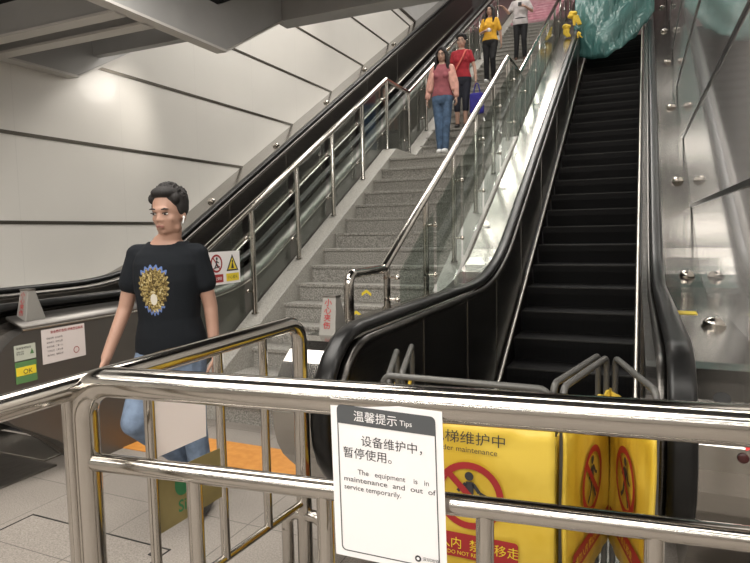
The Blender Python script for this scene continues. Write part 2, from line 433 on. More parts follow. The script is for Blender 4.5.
# ------------------------------------------------------------------ escalators
def hr_path(c,yn,ztop=1.065,R=.33,yend=17.5):
    """centre line (y,z) of the handrail: newel half circle, level run, curve, incline"""
    out=[]
    cy,cz=yn+R,ztop-R
    out.append((cy+.32,cz-R+.02))
    for i in range(13):
        a=-PI/2-PI*i/12; out.append((cy+R*math.cos(a),cz+R*math.sin(a)))
    yk=(ztop-c)/T30
    t=.75; 
    n=10
    A=Vector((yk-t,ztop)); K=Vector((yk,ztop)); B=Vector((yk+t*math.cos(PI/6),ztop+t*math.sin(PI/6)))
    out.append((yn+R+(A.x-yn-R)*.5,ztop))
    for i in range(n+1):
        q=i/n; p=A*(1-q)**2+K*2*q*(1-q)+B*q*q; out.append((p.x,p.y))
    out.append((yend,T30*yend+c))
    return out
def zline(path,y):
    for (a,za),(b2,zb) in zip(path[:-1],path[1:]):
        if a<=y<=b2 and b2>a: return za+(zb-za)*(y-a)/(b2-a)
    return path[-1][1]
def escalator(label,xs,xh,c,cn,yn,side_x,deck_c,panel_in,phase,n_steps,outer_wall_x,exterior,hrmat=RUB,yend=17.5):
    """xs=(skirt left,right); xh=(handrail left,right)"""
    root=empty('escalator',((xs[0]+xs[1])/2,yn,0),label,'escalator')
    org=root.location
    def put(b,name,m,bevel=0,par=None):
        o=b.build(name,m,par or root,bevel)
        if par is None: o.location=-org
        return o
    hp=hr_path(c,yn,yend=yend)
    top=[p for p in hp if True]
    upper=hp[7:]   # from the nose upward
    def nose(y): return max(0.0,T30*y+cn)
    for x,sgn in ((xh[0],-1),(xh[1],1)):
        prof=[(-.02,-.038),(-.026,-.02),(-.026,.02),(-.02,.038),(0.005,.043),(.02,.034),(.026,.015),(.026,-.015),(.02,-.034),(.005,-.043)]
        b=MB(); b.tube([(x,y,z) for y,z in hp],.04,prof=[(w_,u_) for u_,w_ in prof],up=(1,0,0))
        put(b,'handrail',hrmat)
        # balustrade panel under the handrail: profile of the newel, level and sloped runs
        cy,cz,R=yn+.33,1.065-.33,.33
        arc=[(cy+(R-.06)*math.cos(a),cz+(R-.06)*math.sin(a)) for a in [-PI/2-PI*i/12 for i in range(13)]]
        up_=[(y,z-.06) for y,z in hp[14:]]
        ys=[yend,9,6,5,4.5,4.0,3.2,cy+.35]
        low=[(y,nose(y)+.09 if y>cy+.4 else .30) for y in ys]
        poly=arc+up_+low+[(cy+.30,cz-R+.05)]
        b=MB(); xi=xs[0]-.03 if sgn<0 else xs[1]+.03
        xa,xb=(x+.012,xi) if sgn<0 else (xi,x-.012)
        # thin inner panel
        t0,t1=(xi-.05,xi) if sgn<0 else (xi,xi+.05)
        b.prism(poly,t0,t1)
        p=put(b,'balustrade_panel',panel_in)
        # steel edge moulding between panel and handrail
        b=MB(); pa=[(x-sgn*.055,y,z) for y,z in [(cy+(R-.046)*math.cos(a),cz+(R-.046)*math.sin(a)) for a in [-PI/2-PI*i/12 for i in range(13)]]+[(y,z-.046) for y,z in hp[14:]]]
        b.tube(pa,.02,10,prof=[(-.016,-.02),(.016,-.02),(.016,.02),(-.016,.02)],up=(1,0,0)); put(b,'edge_moulding',DARKST)
        # panel joints
        for y in (3.0,3.9,4.8,5.9,7.2,8.6,10,11.5):
            b=MB(); zt=zline(hp[13:],y)-.05; zb=nose(y)+.12
            xx=xi+.002 if sgn<0 else xi-.002
            b.box(xx-.002,xx+.002,y-.003,y+.003,zb,zt); b.build('panel_joint',MIDST,p)
        # skirt with its bright brush strip
        xk=xs[0] if sgn<0 else xs[1]
        sk=[(yn+.9,.0),(yn+.9,.10)]+[(y,nose(y)+.10) for y in (3.3,-cn/T30-.15,-cn/T30+.25,yend)]+[(yend,nose(yend)-.3),(-cn/T30+.5,-.05)]
        b=MB(); b.prism(sk,xk-.012 if sgn<0 else xk,xk if sgn<0 else xk+.012); put(b,'skirt',DARKST)
        st=[(xk,yn+.9,.11)]+[(xk,y,nose(y)+.11) for y in (3.3,-cn/T30-.15,-cn/T30+.25,yend)]
        b=MB(); b.tube(bez([(q,.3 if 0<i<len(st)-1 and i>1 else 0) for i,q in enumerate(st)],4),.019,8); put(b,'skirt_strip',SILV)
    # steps
    y=phase
    b=None
    first=True
    for i in range(n_steps):
        yk=phase+i*.346; z=max(0,T30*(yk)+cn)
        znext=z
        b=MB(); b.box(xs[0]+.004,xs[1]-.004,yk,yk+.40,z-.012,z,0)
        b.box(xs[0]+.004,xs[1]-.004,yk-.001,yk+.012,z-.010,z+.001,1)
        # curved riser
        rr=[(yk+.004+.035*math.sin(PI/2*j/4)**2,z-.012-(.24)*j/4) for j in range(5)]
        b.prism(rr+[(q+.01,w_) for q,w_ in reversed(rr)],xs[0]+.004,xs[1]-.004,0)
        if z<.02: b=MB().box(xs[0]+.004,xs[1]-.004,yk,yk+.344,-.015,.002)
        o=put(b,'step',[TREAD,TREADE])
    b=MB(); b.box(xs[0]+.004,xs[1]-.004,yn+.62,yn+.92,0,.012); put(b,'comb_plate',STEEL,.003)
    return root,put,hp,nose
# right hand escalator, stopped
E1,put1,hp1,nose1=escalator('stopped black escalator with dark steps on the right beside the glossy wall',(-1.02,.0),(-1.12,.135),-1.80,-2.60,1.98,None,None,DARKST,2.95,33,None,None)
def deckpoly(y0,yend,zflat,c,thick=.03,kslope=.6):
    yk=(zflat-c)/T30
    A=Vector((yk-kslope,zflat));K=Vector((yk,zflat));B=Vector((yk+kslope*.87,zflat+kslope*.5))
    t=[(y0,zflat)]
    for i in range(9):
        q=i/8; p=A*(1-q)**2+K*2*q*(1-q)+B*q*q; t.append((p.x,p.y))
    t.append((yend,T30*yend+c)); return t
def side_profile(y0,yend,zflat,c,ztoe=.06):
    """outside cladding silhouette: rounded nose that recedes to the foot"""
    t=deckpoly(y0+.2,yend,zflat,c)
    R=.30; nose_=[]
    cy,cz=y0+R,zflat-R
    for i in range(11):
        a=PI/2+PI*.80*i/10; nose_.append((cy+R*math.cos(a),cz+R*math.sin(a)))
    nose_=nose_[::-1]
    return [(y0+.62,0.0),(y0+.40,.22)]+nose_+t[1:]+[(yend,T30*yend+c-1.2),(-(c-.9)/T30,0)]
# outer decks and side bodies of the right escalator
b=MB(); b.prism(side_profile(2.10,17.5,1.0,-1.84),-1.425,-1.165); put1(b,'side_body',DECK)
b=MB(); b.prism(side_profile(2.06,17.5,1.0,-1.84),.185,XR-.002); put1(b,'side_body',DECK)
b=MB(); b.prism([(2.9,.0),(4.75,.0),(4.75,.97),(2.9,.97)],-1.575,-1.425); put1(b,'deck_shelf',DECK,.01)
# domed studs on the right deck
def dome(root,put,x,y,z,r=.038):
    b=MB(); b.tube([(x,y,z-.004),(x,y,z+.008)],r*1.12,18)
    vs=[];n=18
    b.ell((x,y,z+.008),(r,r,r*.72),18,10); put(b,'deck_stud',POL)
dkp=deckpoly(2.2,17.5,1.0,-1.84)
for y in (3.22,5.0,6.5,8.25,9.85,11.4,12.9): dome(E1,put1,.335,y,zline(dkp,y)+.004,.048)
# black oval opening, red sticker on the newel end, yellow label on the deck
b=MB(); n=24
yy=2.058
def front_y(z):  # surface of the rounded nose
    cz=.70; R=.30; cy=2.36
    d=max(0,R*R-(z-cz)**2); return cy-math.sqrt(d)
pts=[]
for i in range(n):
    a=2*PI*i/n; x=.255+.026*math.cos(a); z=.925+.016*math.sin(a); pts.append((x,front_y(z)-.003,z))
b.add(pts,[list(range(n))]); put1(b,'entry_opening',BLACK)
b=MB(); pts=[]
for i in range(n):
    a=2*PI*i/n; x=.302+.034*math.cos(a); z=.858+.028*math.sin(a); pts.append((x,front_y(z)-.003,z))
b.add(pts,[list(range(n))])
pts=[(x,front_y(z)-.0032,z) for x,z in ((.305,.84),(.335,.84),(.335,.80),(.312,.79))]; b.add(pts,[list(range(4))])
o=b.build('red_sticker',REDS); tag(o,'red round sticker on the steel end of the right escalator','sticker')
b=MB(); b.ell((.305,front_y(.765)-.004,.768),(.016,.006,.016)); put1(b,'key_switch',mat('key_dark',(.05,.01,.01),rough=.3))
b=MB(); b.box(.21,.30,3.62,3.74,1.001,1.003); o=b.build('yellow_label',YEL); tag(o,'small yellow label stuck on the right deck beside a steel stud','sticker')
# left hand escalator
E2,put2,hp2,nose2=escalator('running escalator with grey steel sides along the white wall at left',(-4.49,-3.57),(-4.60,-3.46),-1.50,-2.28,1.98,None,None,MIDST,2.95,32,None,None)
b=MB(); b.prism(side_profile(2.06,17.5,.99,-1.62),-3.42,-3.40); put2(b,'side_body',MIDST)
# sloping outer deck toward the stairs
def ruled(xa,za,xb,zb,ys_a,name,put,m,th=.02):
    b=MB(); vs=[]
    for (y,z) in ys_a: vs.append((xa,y,z+za)); vs.append((xb,y,z+zb))
    n=len(ys_a); b.add(vs,[[2*i,2*i+1,2*i+3,2*i+2] for i in range(n-1)],True)
    o=put(b,name,m); md=o.modifiers.new('s','SOLIDIFY'); md.thickness=th; md.offset=-1; return o
dp=deckpoly(2.3,17.5,1.0,-1.56)
ruled(-3.42,0,-3.275,-.052,dp,'outer_deck',put2,CLAD)
sp=side_profile(2.09,17.5,.945,-1.625)
b=MB(); b.prism(sp,-3.40,-3.278); put2(b,'side_body',CLAD)
b=MB(); b.tube([(-3.278,y,z-.055) for y,z in dp[0:]],.007,8); put2(b,'edge_moulding',SILV)
b=MB(); b.prism(side_profile(2.06,17.5,1.0,-1.57),XW+.003,-4.65); put2(b,'outer_deck',DECK)
for y,z in ((4.64,1.10),(6.0,T30*6.0-1.57),(7.5,T30*7.5-1.57),(9.08,T30*9.08-1.57),(10.66,T30*10.66-1.57),(12.2,T30*12.2-1.57)): dome(E2,put2,-4.87,y,z,.048)

# pyramid shaped caution markers on the decks
def marker(x,y,z,label):
    r=empty('caution_marker',(x,y,z),label,'marker','caution markers on the escalator decks')
    b=MB(); w0,w1,d0,d1,h=.045,.035,.10,.035,.185
    vs=[(-w0,-d0*.45,0),(w0,-d0*.45,0),(w0,d0*.9,0),(-w0,d0*.9,0),(-w1,-.01,h),(w1,-.01,h),(w1,d1,h),(-w1,d1,h)]
    b.add(vs,[(0,1,2,3),(4,5,6,7),(0,1,5,4),(1,2,6,5),(2,3,7,6),(3,0,4,7)]); b.build('housing',mat('marker_grey',(.27,.26,.24),rough=.45,metal=.3) if 'marker_grey' not in MATS else MATS['marker_grey'],r,.004)
    b=MB(); b.box(-w1-.002,w1+.002,-.014,d1+.004,h-.006,h+.004); b.build('cap',MIDST,r,.002)
    n=Vector((0,-h,.035)).normalized(); v=Vector((0,.035,h)).normalized()
    text('小\n心\n夹\n伤',.036,Vector((-.022,-.045,.0))+v*.145+n*.0015,(1,0,0),v,RED,r,'lettering',bold=.0004,xs=1.1)
    return r
marker(-1.33,2.47,.995,'steel pyramid caution marker on the deck end by the stairs railing')
marker(-3.365,2.40,.985,'steel pyramid caution marker on the deck end at far left')

# ------------------------------------------------------------------ notices on the left escalator's side
XP=-3.276
def notice(name,y0,y1,z0,z1,m,label,skew=0):
    r=empty(name,(XP,y0,z0),label,'notice')
    b=MB(); b.box(0,.0015,0,y1-y0,0,z1-z0); b.build('sheet',m,r)
    return r
PIP=mat('paper_notice',(.66,.60,.58),rough=.6)
r=notice('paper_notice',2.415,2.72,.715,.925,PIP,'white paper notice with red heading taped to the grey escalator side')
U_,V_=(0,1,0),(0,0,1)
text('安全乘梯告知 使用登记标志',.019,(.003,.06,.182),U_,V_,RED,r,bold=.0003)
for i,(s_,x) in enumerate((('设备名称  自动扶梯',.03),('使用单位  地铁运营',.03),('检验日期  二零一九',.03),('下次检验  二零二零',.03),('维护单位  电梯公司',.03))):
    text(s_,.013,(.003,x,.148-.026*i),U_,V_,INK,r)
b=MB(); ringpoly(b,(.003,0,0),U_,V_,(1,0,0),.235,.05,.017,.021); b.build('seal',RED,r)
r=notice('small_notice',2.24,2.373,.77,.86,mat('label_pale',(.50,.52,.44),rough=.5),'small pale certificate sticker above the green one on the escalator side')
text('电梯使用标志',.016,(.003,.01,.066),U_,V_,INK,r); text('注册代码\n检验合格',.012,(.003,.01,.045),U_,V_,INK,r)
b=MB(); polyon(b,(.003,0,0),U_,V_,(1,0,0),[(.095,.03),(.12,.03),(.1075,.062)]); b.build('green_mark',GREENS,r)
r=notice('small_notice',2.24,2.373,.635,.762,GREENS,'green and yellow sticker under the pale certificate on the escalator side')
b=MB(); b.box(.0015,.0025,.004,.128,.045,.095); b.build('yellow_band',YEL,r)
text('OK',.04,(.0035,.045,.053),U_,V_,INK,r)
# safety sign on the left glass
r=empty('safety_sign',(-3.13,3.76,1.07),'white safety sign with red ban circle and yellow triangle on the left glass','sign')
b=MB(); b.box(-.003,.003,0,.43,0,.27); b.build('board',PAPER,r)
b=MB(); O=(.0036,0,0); W_=(1,0,0)
ringpoly(b,O,U_,V_,W_,.12,.175,.058,.074); polyon(b,O,U_,V_,W_,bar((.075,.225),(.165,.125),.012))
polyon(b,O,U_,V_,W_,[(.055,.02),(.20,.02),(.20,.085),(.055,.085)]); b.build('ban_symbol',RED,r)
b=MB(); polyon(b,O,U_,V_,W_,circ(.125,.215,.012),.0012)
for p in (bar((.125,.20),(.115,.165),.018),bar((.115,.165),(.14,.14),.012),bar((.115,.165),(.095,.14),.012),bar((.12,.19),(.15,.18),.009),bar((.08,.135),(.16,.15),.008)): polyon(b,O,U_,V_,W_,p,.0012)
b.build('pictogram',INK,r)
b=MB(); polyon(b,O,U_,V_,W_,[(.245,.105),(.405,.105),(.325,.245)],.0006); b.build('triangle_border',INK,r)
b=MB(); polyon(b,O,U_,V_,W_,[(.268,.118),(.382,.118),(.325,.218)],.0014); polyon(b,O,U_,V_,W_,[(.24,.02),(.41,.02),(.41,.085),(.24,.085)],.0006); b.build('yellow_field',YEL,r)
b=MB(); polyon(b,O,U_,V_,W_,[(.305,.125),(.345,.125),(.33,.175),(.32,.175)],.002); polyon(b,O,U_,V_,W_,circ(.325,.185,.01),.002); b.build('pictogram',INK,r)
text('禁止攀爬',.030,(.0045,.065,.04),U_,V_,PAPER,r); text('小心碰头',.034,(.0045,.255,.04),U_,V_,INK,r)

# ------------------------------------------------------------------ floor details
b=MB(); b.box(-3.4,-1.62,2.98,3.35,0,.006); o=b.build('tactile_strip',TACT); 
for i in range(6):
    for j in range(5): pass
tag(o,'orange tactile paving strip on the floor before the stairs','paving')
o=None
b=MB()
for (x0,x1,y0,y1) in ((-2.95,-2.0,2.05,2.056),(-2.95,-2.0,1.45,1.456),(-2.95,-2.944,1.45,2.056),(-2.0,-1.994,1.45,2.056)): b.box(x0,x1,y0,y1+.004,0,.003)
b2=MB(); b2.box(-2.94,-2.005,1.46,2.05,0,.002)
mh=empty('floor_hatch',(-2.5,1.75,0),'square floor hatch with dark seams left of the barriers','hatch')
o=b2.build('cover',FLOORM,mh); o.location=(2.5,-1.75,0)
o=b.build('frame',BLACK,mh); o.location=(2.5,-1.75,0)
b=MB()
b.box(-2.06,-2.02,1.98,2.02,.002,.006); o=b.build('corner_lock',BLACK,mh); o.location=(2.5,-1.75,0)
b=MB(); b.add([(-2.30,2.30,.001),(-2.16,2.34,.001),(-2.19,2.43,.001)],[(0,1,2)]); o=b.build('floor_arrow',YEL); tag(o,'small yellow triangle stuck on the floor by the hatch','sticker')
# landing plates of both escalators
for x0,x1,lab in ((-1.05,.03,'steel landing plate in front of the stopped escalator'),(-4.6,-3.43,'steel landing plate before the left escalator')):
    b=MB(); b.box(x0,x1,1.75,2.58,0,.012); o=b.build('landing_plate',MIDST,None,.003); tag(o,lab,'floor plate')

# ------------------------------------------------------------------ front barrier
def fy(x): return 1.166+.118*x
FB=empty('metal_barrier',(-.4,1.12,0),'stainless steel crowd barrier across the front holding the maintenance notice','barrier')
def fput(b,name,m,bevel=0): o=b.build(name,m,FB,bevel); o.location=-FB.location; return o
xl,xr_=-1.25,.95
b=MB(); b.tube(bez([((xl,fy(xl),.0),0),((xl,fy(xl),1.13),.09),((xr_,fy(xr_),1.13),.09),((xr_,fy(xr_),0),0)]),.037,24); fput(b,'top_rail',TUBE)
b=MB(); b.tube([(xl,fy(xl),.925),(xr_,fy(xr_),.925)],.0225,16); fput(b,'lower_rail',TUBE)
b=MB(); b.tube([(xl,fy(xl),.14),(xr_,fy(xr_),.14)],.017,12); fput(b,'bottom_rail',TUBE)
for x in (-.94,-.615,-.272,.036,.355,.67):
    b=MB(); b.tube([(x,fy(x),.14),(x,fy(x),.92)],.0185,14); fput(b,'baluster',TUBE)
# section behind, running toward the camera on the left
SB=empty('metal_barrier',(-1.2,1.4,0),'stainless steel barrier section running back at left toward the stairs','barrier')
def sput(b,name,m,bevel=0): o=b.build(name,m,SB,bevel); o.location=-SB.location; return o
A=Vector((-1.192,1.955,0)); Bv=Vector((-1.292,.45,0)); dv=(Bv-A)
def sp_(t,z): p=A+dv*t; return (p.x,p.y,z)
b=MB(); b.tube(bez([(sp_(0,0),0),(sp_(0,1.14),.075),(sp_(1,1.10),.075),(sp_(1,0),0)]),.030,18); sput(b,'top_rail',TUBE)
b=MB(); b.tube([sp_(0,.42),sp_(1,.42)],.014,12); sput(b,'lower_rail',TUBE)
for y in (1.73,1.505,1.225,.985,.74):
    t=(1.955-y)/1.505; b=MB(); b.tube([sp_(t,.42),sp_(t,1.11)],.0155,12); sput(b,'baluster',TUBE)
b=MB(); b.tube(bez([((-1.27,1.95,.30),0),((-1.27,1.95,.37),.05),((-1.10,1.95,.37),.05),((-1.10,1.95,.30),0)]),.024,12)
b.tube([(-1.27,1.95,.02),(-1.27,1.95,.31)],.024,12); b.tube([(-1.10,1.95,.02),(-1.10,1.95,.31)],.024,12); sput(b,'foot_loop',TUBE)

# paper notice on the front barrier
def quad_sheet(name,TL,TR,BR,BL,m,label,cat,th=.0012,bulge=0.):
    TL,TR,BR,BL=map(Vector,(TL,TR,BR,BL))
    r=empty(name,BL,label,cat)
    n=(TR-TL).cross(BL-TL).normalized()*-1
    if n.y>0 and abs(n.y)>abs(n.x): n=-n
    b=MB(); vs=[];N=8
    for k in (0,1):
        for i in range(N+1):
            for j in range(N+1):
                p=(TL*(1-i/N)+TR*(i/N))*(1-j/N)+(BL*(1-i/N)+BR*(i/N))*(j/N)
                p=p+n*(bulge*math.sin(PI*j/N)+th*k); vs.append(p-BL)
    fs=[];q=(N+1)**2
    for i in range(N):
        for j in range(N):
            a=i*(N+1)+j; fs+= [[a,a+1,a+N+2,a+N+1],[q+a,q+a+N+1,q+a+N+2,q+a+1]]
    for i in range(N):
        a,c=i*(N+1),(i+1)*(N+1); fs.append([a,c,q+c,q+a]); fs.append([a+N,q+a+N,q+c+N,c+N]); fs.append([i,q+i,q+i+1,i+1]); a=N*(N+1)+i; fs.append([a,a+1,q+a+1,q+a])
    b.add(vs,fs); b.build('sheet',m,r)
    return r,n
TL=Vector((-.578,1.063,1.140)); TR=Vector((-.345,1.089,1.127)); BL=Vector((-.566,1.050,.812)); BR=TR+(BL-TL)
PN,nn=quad_sheet('maintenance_notice',TL,TR,BR,BL,PAPER,'white paper notice reading equipment in maintenance hanging on the front barrier','notice')
u=(TR-TL).normalized(); v=(TL-BL).normalized(); wid=(TR-TL).length; hei=(TL-BL).length
o0=nn*.0022
def PT(a,b_): return o0+u*a+v*b_
uu,vv=u,v
def pflat(pts,m,name,k=1.): 
    b=MB(); b.add([PT(*p)*1.0+nn*(.0004*k) for p in pts],[list(range(len(pts)))]); return b.build(name,m,PN)
def rrect(x0,y0,x1,y1,r,n=5,corners=(1,1,1,1)):
    out=[]
    for (cx,cy,a0,c) in ((x1-r,y0+r,-PI/2,corners[0]),(x1-r,y1-r,0,corners[1]),(x0+r,y1-r,PI/2,corners[2]),(x0+r,y0+r,PI,corners[3])):
        if c:
            for i in range(n+1): a=a0+PI/2*i/n; out.append((cx+r*math.cos(a),cy+r*math.sin(a)))
        else: out.append((cx+r*math.copysign(1,math.cos(a0+PI/4)),cy+r*math.copysign(1,math.sin(a0+PI/4))))
    return out
mx,my=.014,.012
hb=hei-.050
pflat(rrect(mx,hb,wid-mx,hei-.012,.012,corners=(0,1,1,0)),INKG,'heading_band')
ol=rrect(mx,my,wid-mx,hei-.012,.010)
il=rrect(mx+.0022,my+.0022,wid-mx-.0022,hei-.0142,.009)
b=MB(); n=len(ol); b.add([PT(*p) for p in ol]+[PT(*p) for p in il],[[i,(i+1)%n,n+(i+1)%n,n+i] for i in range(n)]); b.build('border',INKG,PN)
text('温馨提示',.0235,PT(.050,hb+.010)+nn*.001,u,v,PAPER,PN,'heading_text'); text('Tips',.015,PT(.148,hb+.012)+nn*.001,u,v,PAPER,PN,'heading_text')
text('设备维护中，',.0240,PT(.064,hb-.040),u,v,INK,PN,'notice_text'); text('暂停使用。',.0240,PT(.024,hb-.068),u,v,INK,PN,'notice_text')
text('The   equipment    is   in',.0150,PT(.055,hb-.102),u,v,INK,PN,'notice_text')
text('maintenance  and  out  of',.0152,PT(.024,hb-.119),u,v,INK,PN,'notice_text',xs=1.22)
text('service temporarily.',.0152,PT(.024,hb-.136),u,v,INK,PN,'notice_text')
pflat(circ(wid-.058,.026,.0065),INK,'emblem'); b=MB(); b.add([PT(*p)+nn*.0006 for p in circ(wid-.058,.026,.003)],[list(range(20))]); b.build('emblem_centre',PAPER,PN)
text('深圳地铁',.0085,PT(wid-.049,.024),u,v,INK,PN,'emblem_text')
# tape over the rail
# sheets tied to the left section
WS,_n=quad_sheet('blank_sheet',(-1.242,1.232,1.062),(-1.228,1.445,1.048),(-1.228,1.44,.852),(-1.242,1.232,.852),PAPERP,'blank pale sheet hanging inside the left barrier section','sheet')
BS,_n=quad_sheet('card_sign',(-1.236,1.222,.802),(-1.217,1.508,.797),(-1.217,1.500,.636),(-1.236,1.222,.63),noise_col('brown_card',(.17,.14,.06),(.22,.18,.08),8,rough=.5),'brown card with a green emblem and lettering tied to the left barrier section','sign')
GRN=mat('emblem_green',(.02,.16,.07),rough=.5)
_u=Vector((.019,.286,-.005)).normalized(); _w=_u.cross(Vector((0,0,1)))
b=MB(); b.add([_w*.002+_u*(.105+.030*math.cos(a))+Vector((0,0,.118+.036*math.sin(a))) for a in [2*PI*i/24 for i in range(24)]],[list(range(24))]); b.build('emblem',GRN,BS)
text('Si',.05,_w*.002+_u*.085+Vector((0,0,.035)),_u,(0,0,1),GRN,BS,'lettering',bold=.001)

# ------------------------------------------------------------------ yellow folding barrier
FF=empty('folding_barrier',(-.4,1.9,0),'yellow cloth folding barrier with ban symbols standing before the stopped escalator','barrier')
def yput(b,name,m,par=None,bevel=0):
    o=b.build(name,m,par or FF,bevel)
    if par is None: o.location=-FF.location
    return o
def ban(mb_r,mb_k,O,U,W,cx,cz,R,dz=1.):
    V=Vector((0,0,1))
    ringpoly(mb_r,O,U,V,W,cx,cz,R*.80,R,40,.003); polyon(mb_r,O,U,V,W,[(cx+a,cz+c) for a,c in bar((-R*.62,R*.62),(R*.62,-R*.62),R*.19)],.0032)
    def P(pts): polyon(mb_k,O,U,V,W,[(cx+a*R,cz+c*R) for a,c in pts],.0026)
    P(circ(0,.58,.13)); P([(-.10,.42),(.14,.42),(.12,-.05),(-.14,-.05)])
    P(bar((.12,.36),(.30,.12),.11)); P(bar((.30,.12),(.48,.05),.09)); P(bar((-.1,.36),(-.34,.10),.1)); P(bar((.04,0),(.22,-.42),.15)); P(bar((.22,-.42),(.34,-.66),.12)); P(bar((-.06,0),(-.18,-.38),.15)); P(bar((-.18,-.38),(-.42,-.58),.12))
def panel(p0,p1,z0,z1,prefix,waves,text_fn,flip=1):
    p0=Vector((*p0,0));p1=Vector((*p1,0)); U=(p1-p0).normalized(); L=(p1-p0).length; W=U.cross(Vector((0,0,1)))*1
    if W.y>0: W=-W
    # frame
    b=MB(); b.tube(bez([((p0.x,p0.y,.02),0),((p0.x,p0.y,1.0),.03),((p1.x,p1.y,1.0),.03),((p1.x,p1.y,.02),0)],5),.011,10)
    f=yput(b,'panel_frame',DKTUBE)
    N,M_=26,12; b=MB(); vs=[]
    for k in (0,1):
        for i in range(N+1):
            for j in range(M_+1):
                s_=i/N; t=j/M_
                off=.004*math.sin(s_*L*70+3*t)*(1-t*.3)+.0045*math.sin(t*9+s_*4)*waves
                zt=z1-.006*math.sin(s_*PI*5)-.004*math.sin(s_*31)
                p=p0+U*(-.018+(L+.036)*s_)+Vector((0,0,z0+(zt-z0)*t))+W*(.013+off*.5+(-.010 if k else 0))
                vs.append(p)
    q=(N+1)*(M_+1);fs=[]
    for i in range(N):
        for j in range(M_):
            a=i*(M_+1)+j; fs+=[[a,a+M_+1,a+M_+2,a+1],[q+a,q+a+1,q+a+M_+2,q+a+M_+1]]
    for i in range(N):
        a=i*(M_+1);c=a+M_+1; fs+=[[a,q+a,q+c,c],[a+M_,c+M_,q+c+M_,q+a+M_]]
    for j in range(M_):
        a=N*(M_+1)+j; fs+=[[j,j+1,q+j+1,q+j],[a,q+a,q+a+1,a+1]]
    b.add(vs,fs,True); c=yput(b,'cloth_panel',YELC)
    O=p0+W*.019
    if text_fn: text_fn(O,U,W,L,c)
    return c
def front_text(O,U,W,L,c):
    V=Vector((0,0,1)); off=Vector(FF.location)
    def kid(o): o.location=(0,0,0); return o
    r_=MB();k_=MB(); ban(r_,k_,O,U,W,.298,.640,.110)
    polyon(r_,O,U,V,W,rrect(.10,.43,.452,.512,.012),.003)
    a=r_.build('ban_symbol',RED,c); k=k_.build('pictogram',INK,c)
    text('电梯维护中',.044,O+U*.170+V*.812+W*.004,U,V,INK,c,xs=1.12)
    text('Under maintenance',.025,O+U*.180+V*.782+W*.004,U,V,INK,c,xs=1.05)
    text('请勿入内  禁止移走',.040,O+U*.115+V*.463+W*.005,U,V,YEL,c)
    text('NO ENTRY  DO NOT REMOVE',.018,O+U*.125+V*.440+W*.005,U,V,YEL,c)
def side_text(O,U,W,L,c):
    V=Vector((0,0,1))
    r_=MB();k_=MB(); ban(r_,k_,O,U,W,L*.5,.63,.115)
    polyon(r_,O,U,V,W,rrect(L*.08,.385,L*.94,.455,.012),.003)
    r_.build('ban_symbol',RED,c); k_.build('pictogram',INK,c)
    text('请勿入内 禁止移走',.034,O+U*L*.12+V*.405+W*.005,U,V,YEL,c)
    text('TEL 9603',.034,O+U*L*.3+V*.38+W*.004,U,V,INK,c) if False else None
panel((-.775,1.80),(-.236,1.80),.30,.885,'f',.6,front_text)
panel((-.200,1.84),(-.100,2.33),.30,.88,'a',1,side_text)
panel((-.232,1.87),(-.130,2.36),.30,.84,'e',1,side_text)
panel((-.070,2.33),(.056,1.88),.30,.88,'b',1,side_text)
panel((-.755,1.80),(-.888,2.207),.30,.86,'c',1,side_text)
panel((-.867,2.325),(-.725,1.845),.30,.86,'d',1,side_text)

# ------------------------------------------------------------------ plastic sheet over the escalator's upper end
def plastic():
    m,nt,bb=nodes('teal_plastic'); L=nt.links.new
    bb.inputs['Base Color'].default_value=(.10,.25,.235,1); bb.inputs['Roughness'].default_value=.16; bb.inputs['Specular IOR Level'].default_value=.8
    tr=nt.nodes.new('ShaderNodeBsdfTranslucent'); tr.inputs[0].default_value=(.12,.30,.28,1)
    mx=nt.nodes.new('ShaderNodeMixShader'); mx.inputs[0].default_value=.35
    L(bb.outputs[0],mx.inputs[1]); L(tr.outputs[0],mx.inputs[2]); L(mx.outputs[0],nt.nodes['Material Output'].inputs['Surface'])
    tc=nt.nodes.new('ShaderNodeTexCoord'); mp=nt.nodes.new('ShaderNodeMapping'); mp.inputs['Scale'].default_value=(1,1,.35); mp.inputs['Rotation'].default_value=(0,.6,0)
    no=nt.nodes.new('ShaderNodeTexNoise'); no.inputs['Scale'].default_value=5; no.inputs['Detail'].default_value=3; no.inputs['Distortion'].default_value=1.2
    bp=nt.nodes.new('ShaderNodeBump'); bp.inputs['Strength'].default_value=1; bp.inputs['Distance'].default_value=.09
    L(tc.outputs['Object'],mp.inputs[0]); L(mp.outputs[0],no.inputs['Vector']); L(no.outputs['Fac'],bp.inputs['Height']); L(bp.outputs[0],bb.inputs['Normal'])
    return m
PLM=plastic()
NX,NZ=44,50; b=MB(); vs=[]
keys=[(0,5.10),(.08,4.62),(.30,4.50),(.44,4.47),(.58,4.58),(.75,4.80),(.90,5.08),(1,5.30)]
def kz(s_):
    for (a,za),(c,zc) in zip(keys[:-1],keys[1:]):
        if a<=s_<=c: q=(s_-a)/(c-a); q=q*q*(3-2*q); return za+(zc-za)*q
    return keys[-1][1]
for i in range(NX+1):
    for j in range(NZ+1):
        s_=i/NX; t=j/NZ
        x=-1.17+1.36*s_; z=kz(s_)+(8.9-kz(s_))*t
        yoff=.10*math.sin(s_*7+ (z*1.6))*math.sin(PI*s_)+.05*math.sin((x*6+z*4.5))*math.sin(PI*s_)+.035*math.sin(x*14-z*9)*math.sin(PI*s_)-.25*math.sin(PI*s_)*(1-t)
        vs.append((x,12.0+yoff+(z-5)*.25,z))
b.add(vs,[[i*(NZ+1)+j,(i+1)*(NZ+1)+j,(i+1)*(NZ+1)+j+1,i*(NZ+1)+j+1] for i in range(NX) for j in range(NZ)],True)
o=b.build('plastic_sheet',PLM); tag(o,'crumpled teal plastic sheet hung across the upper end of the stopped escalator','sheet')
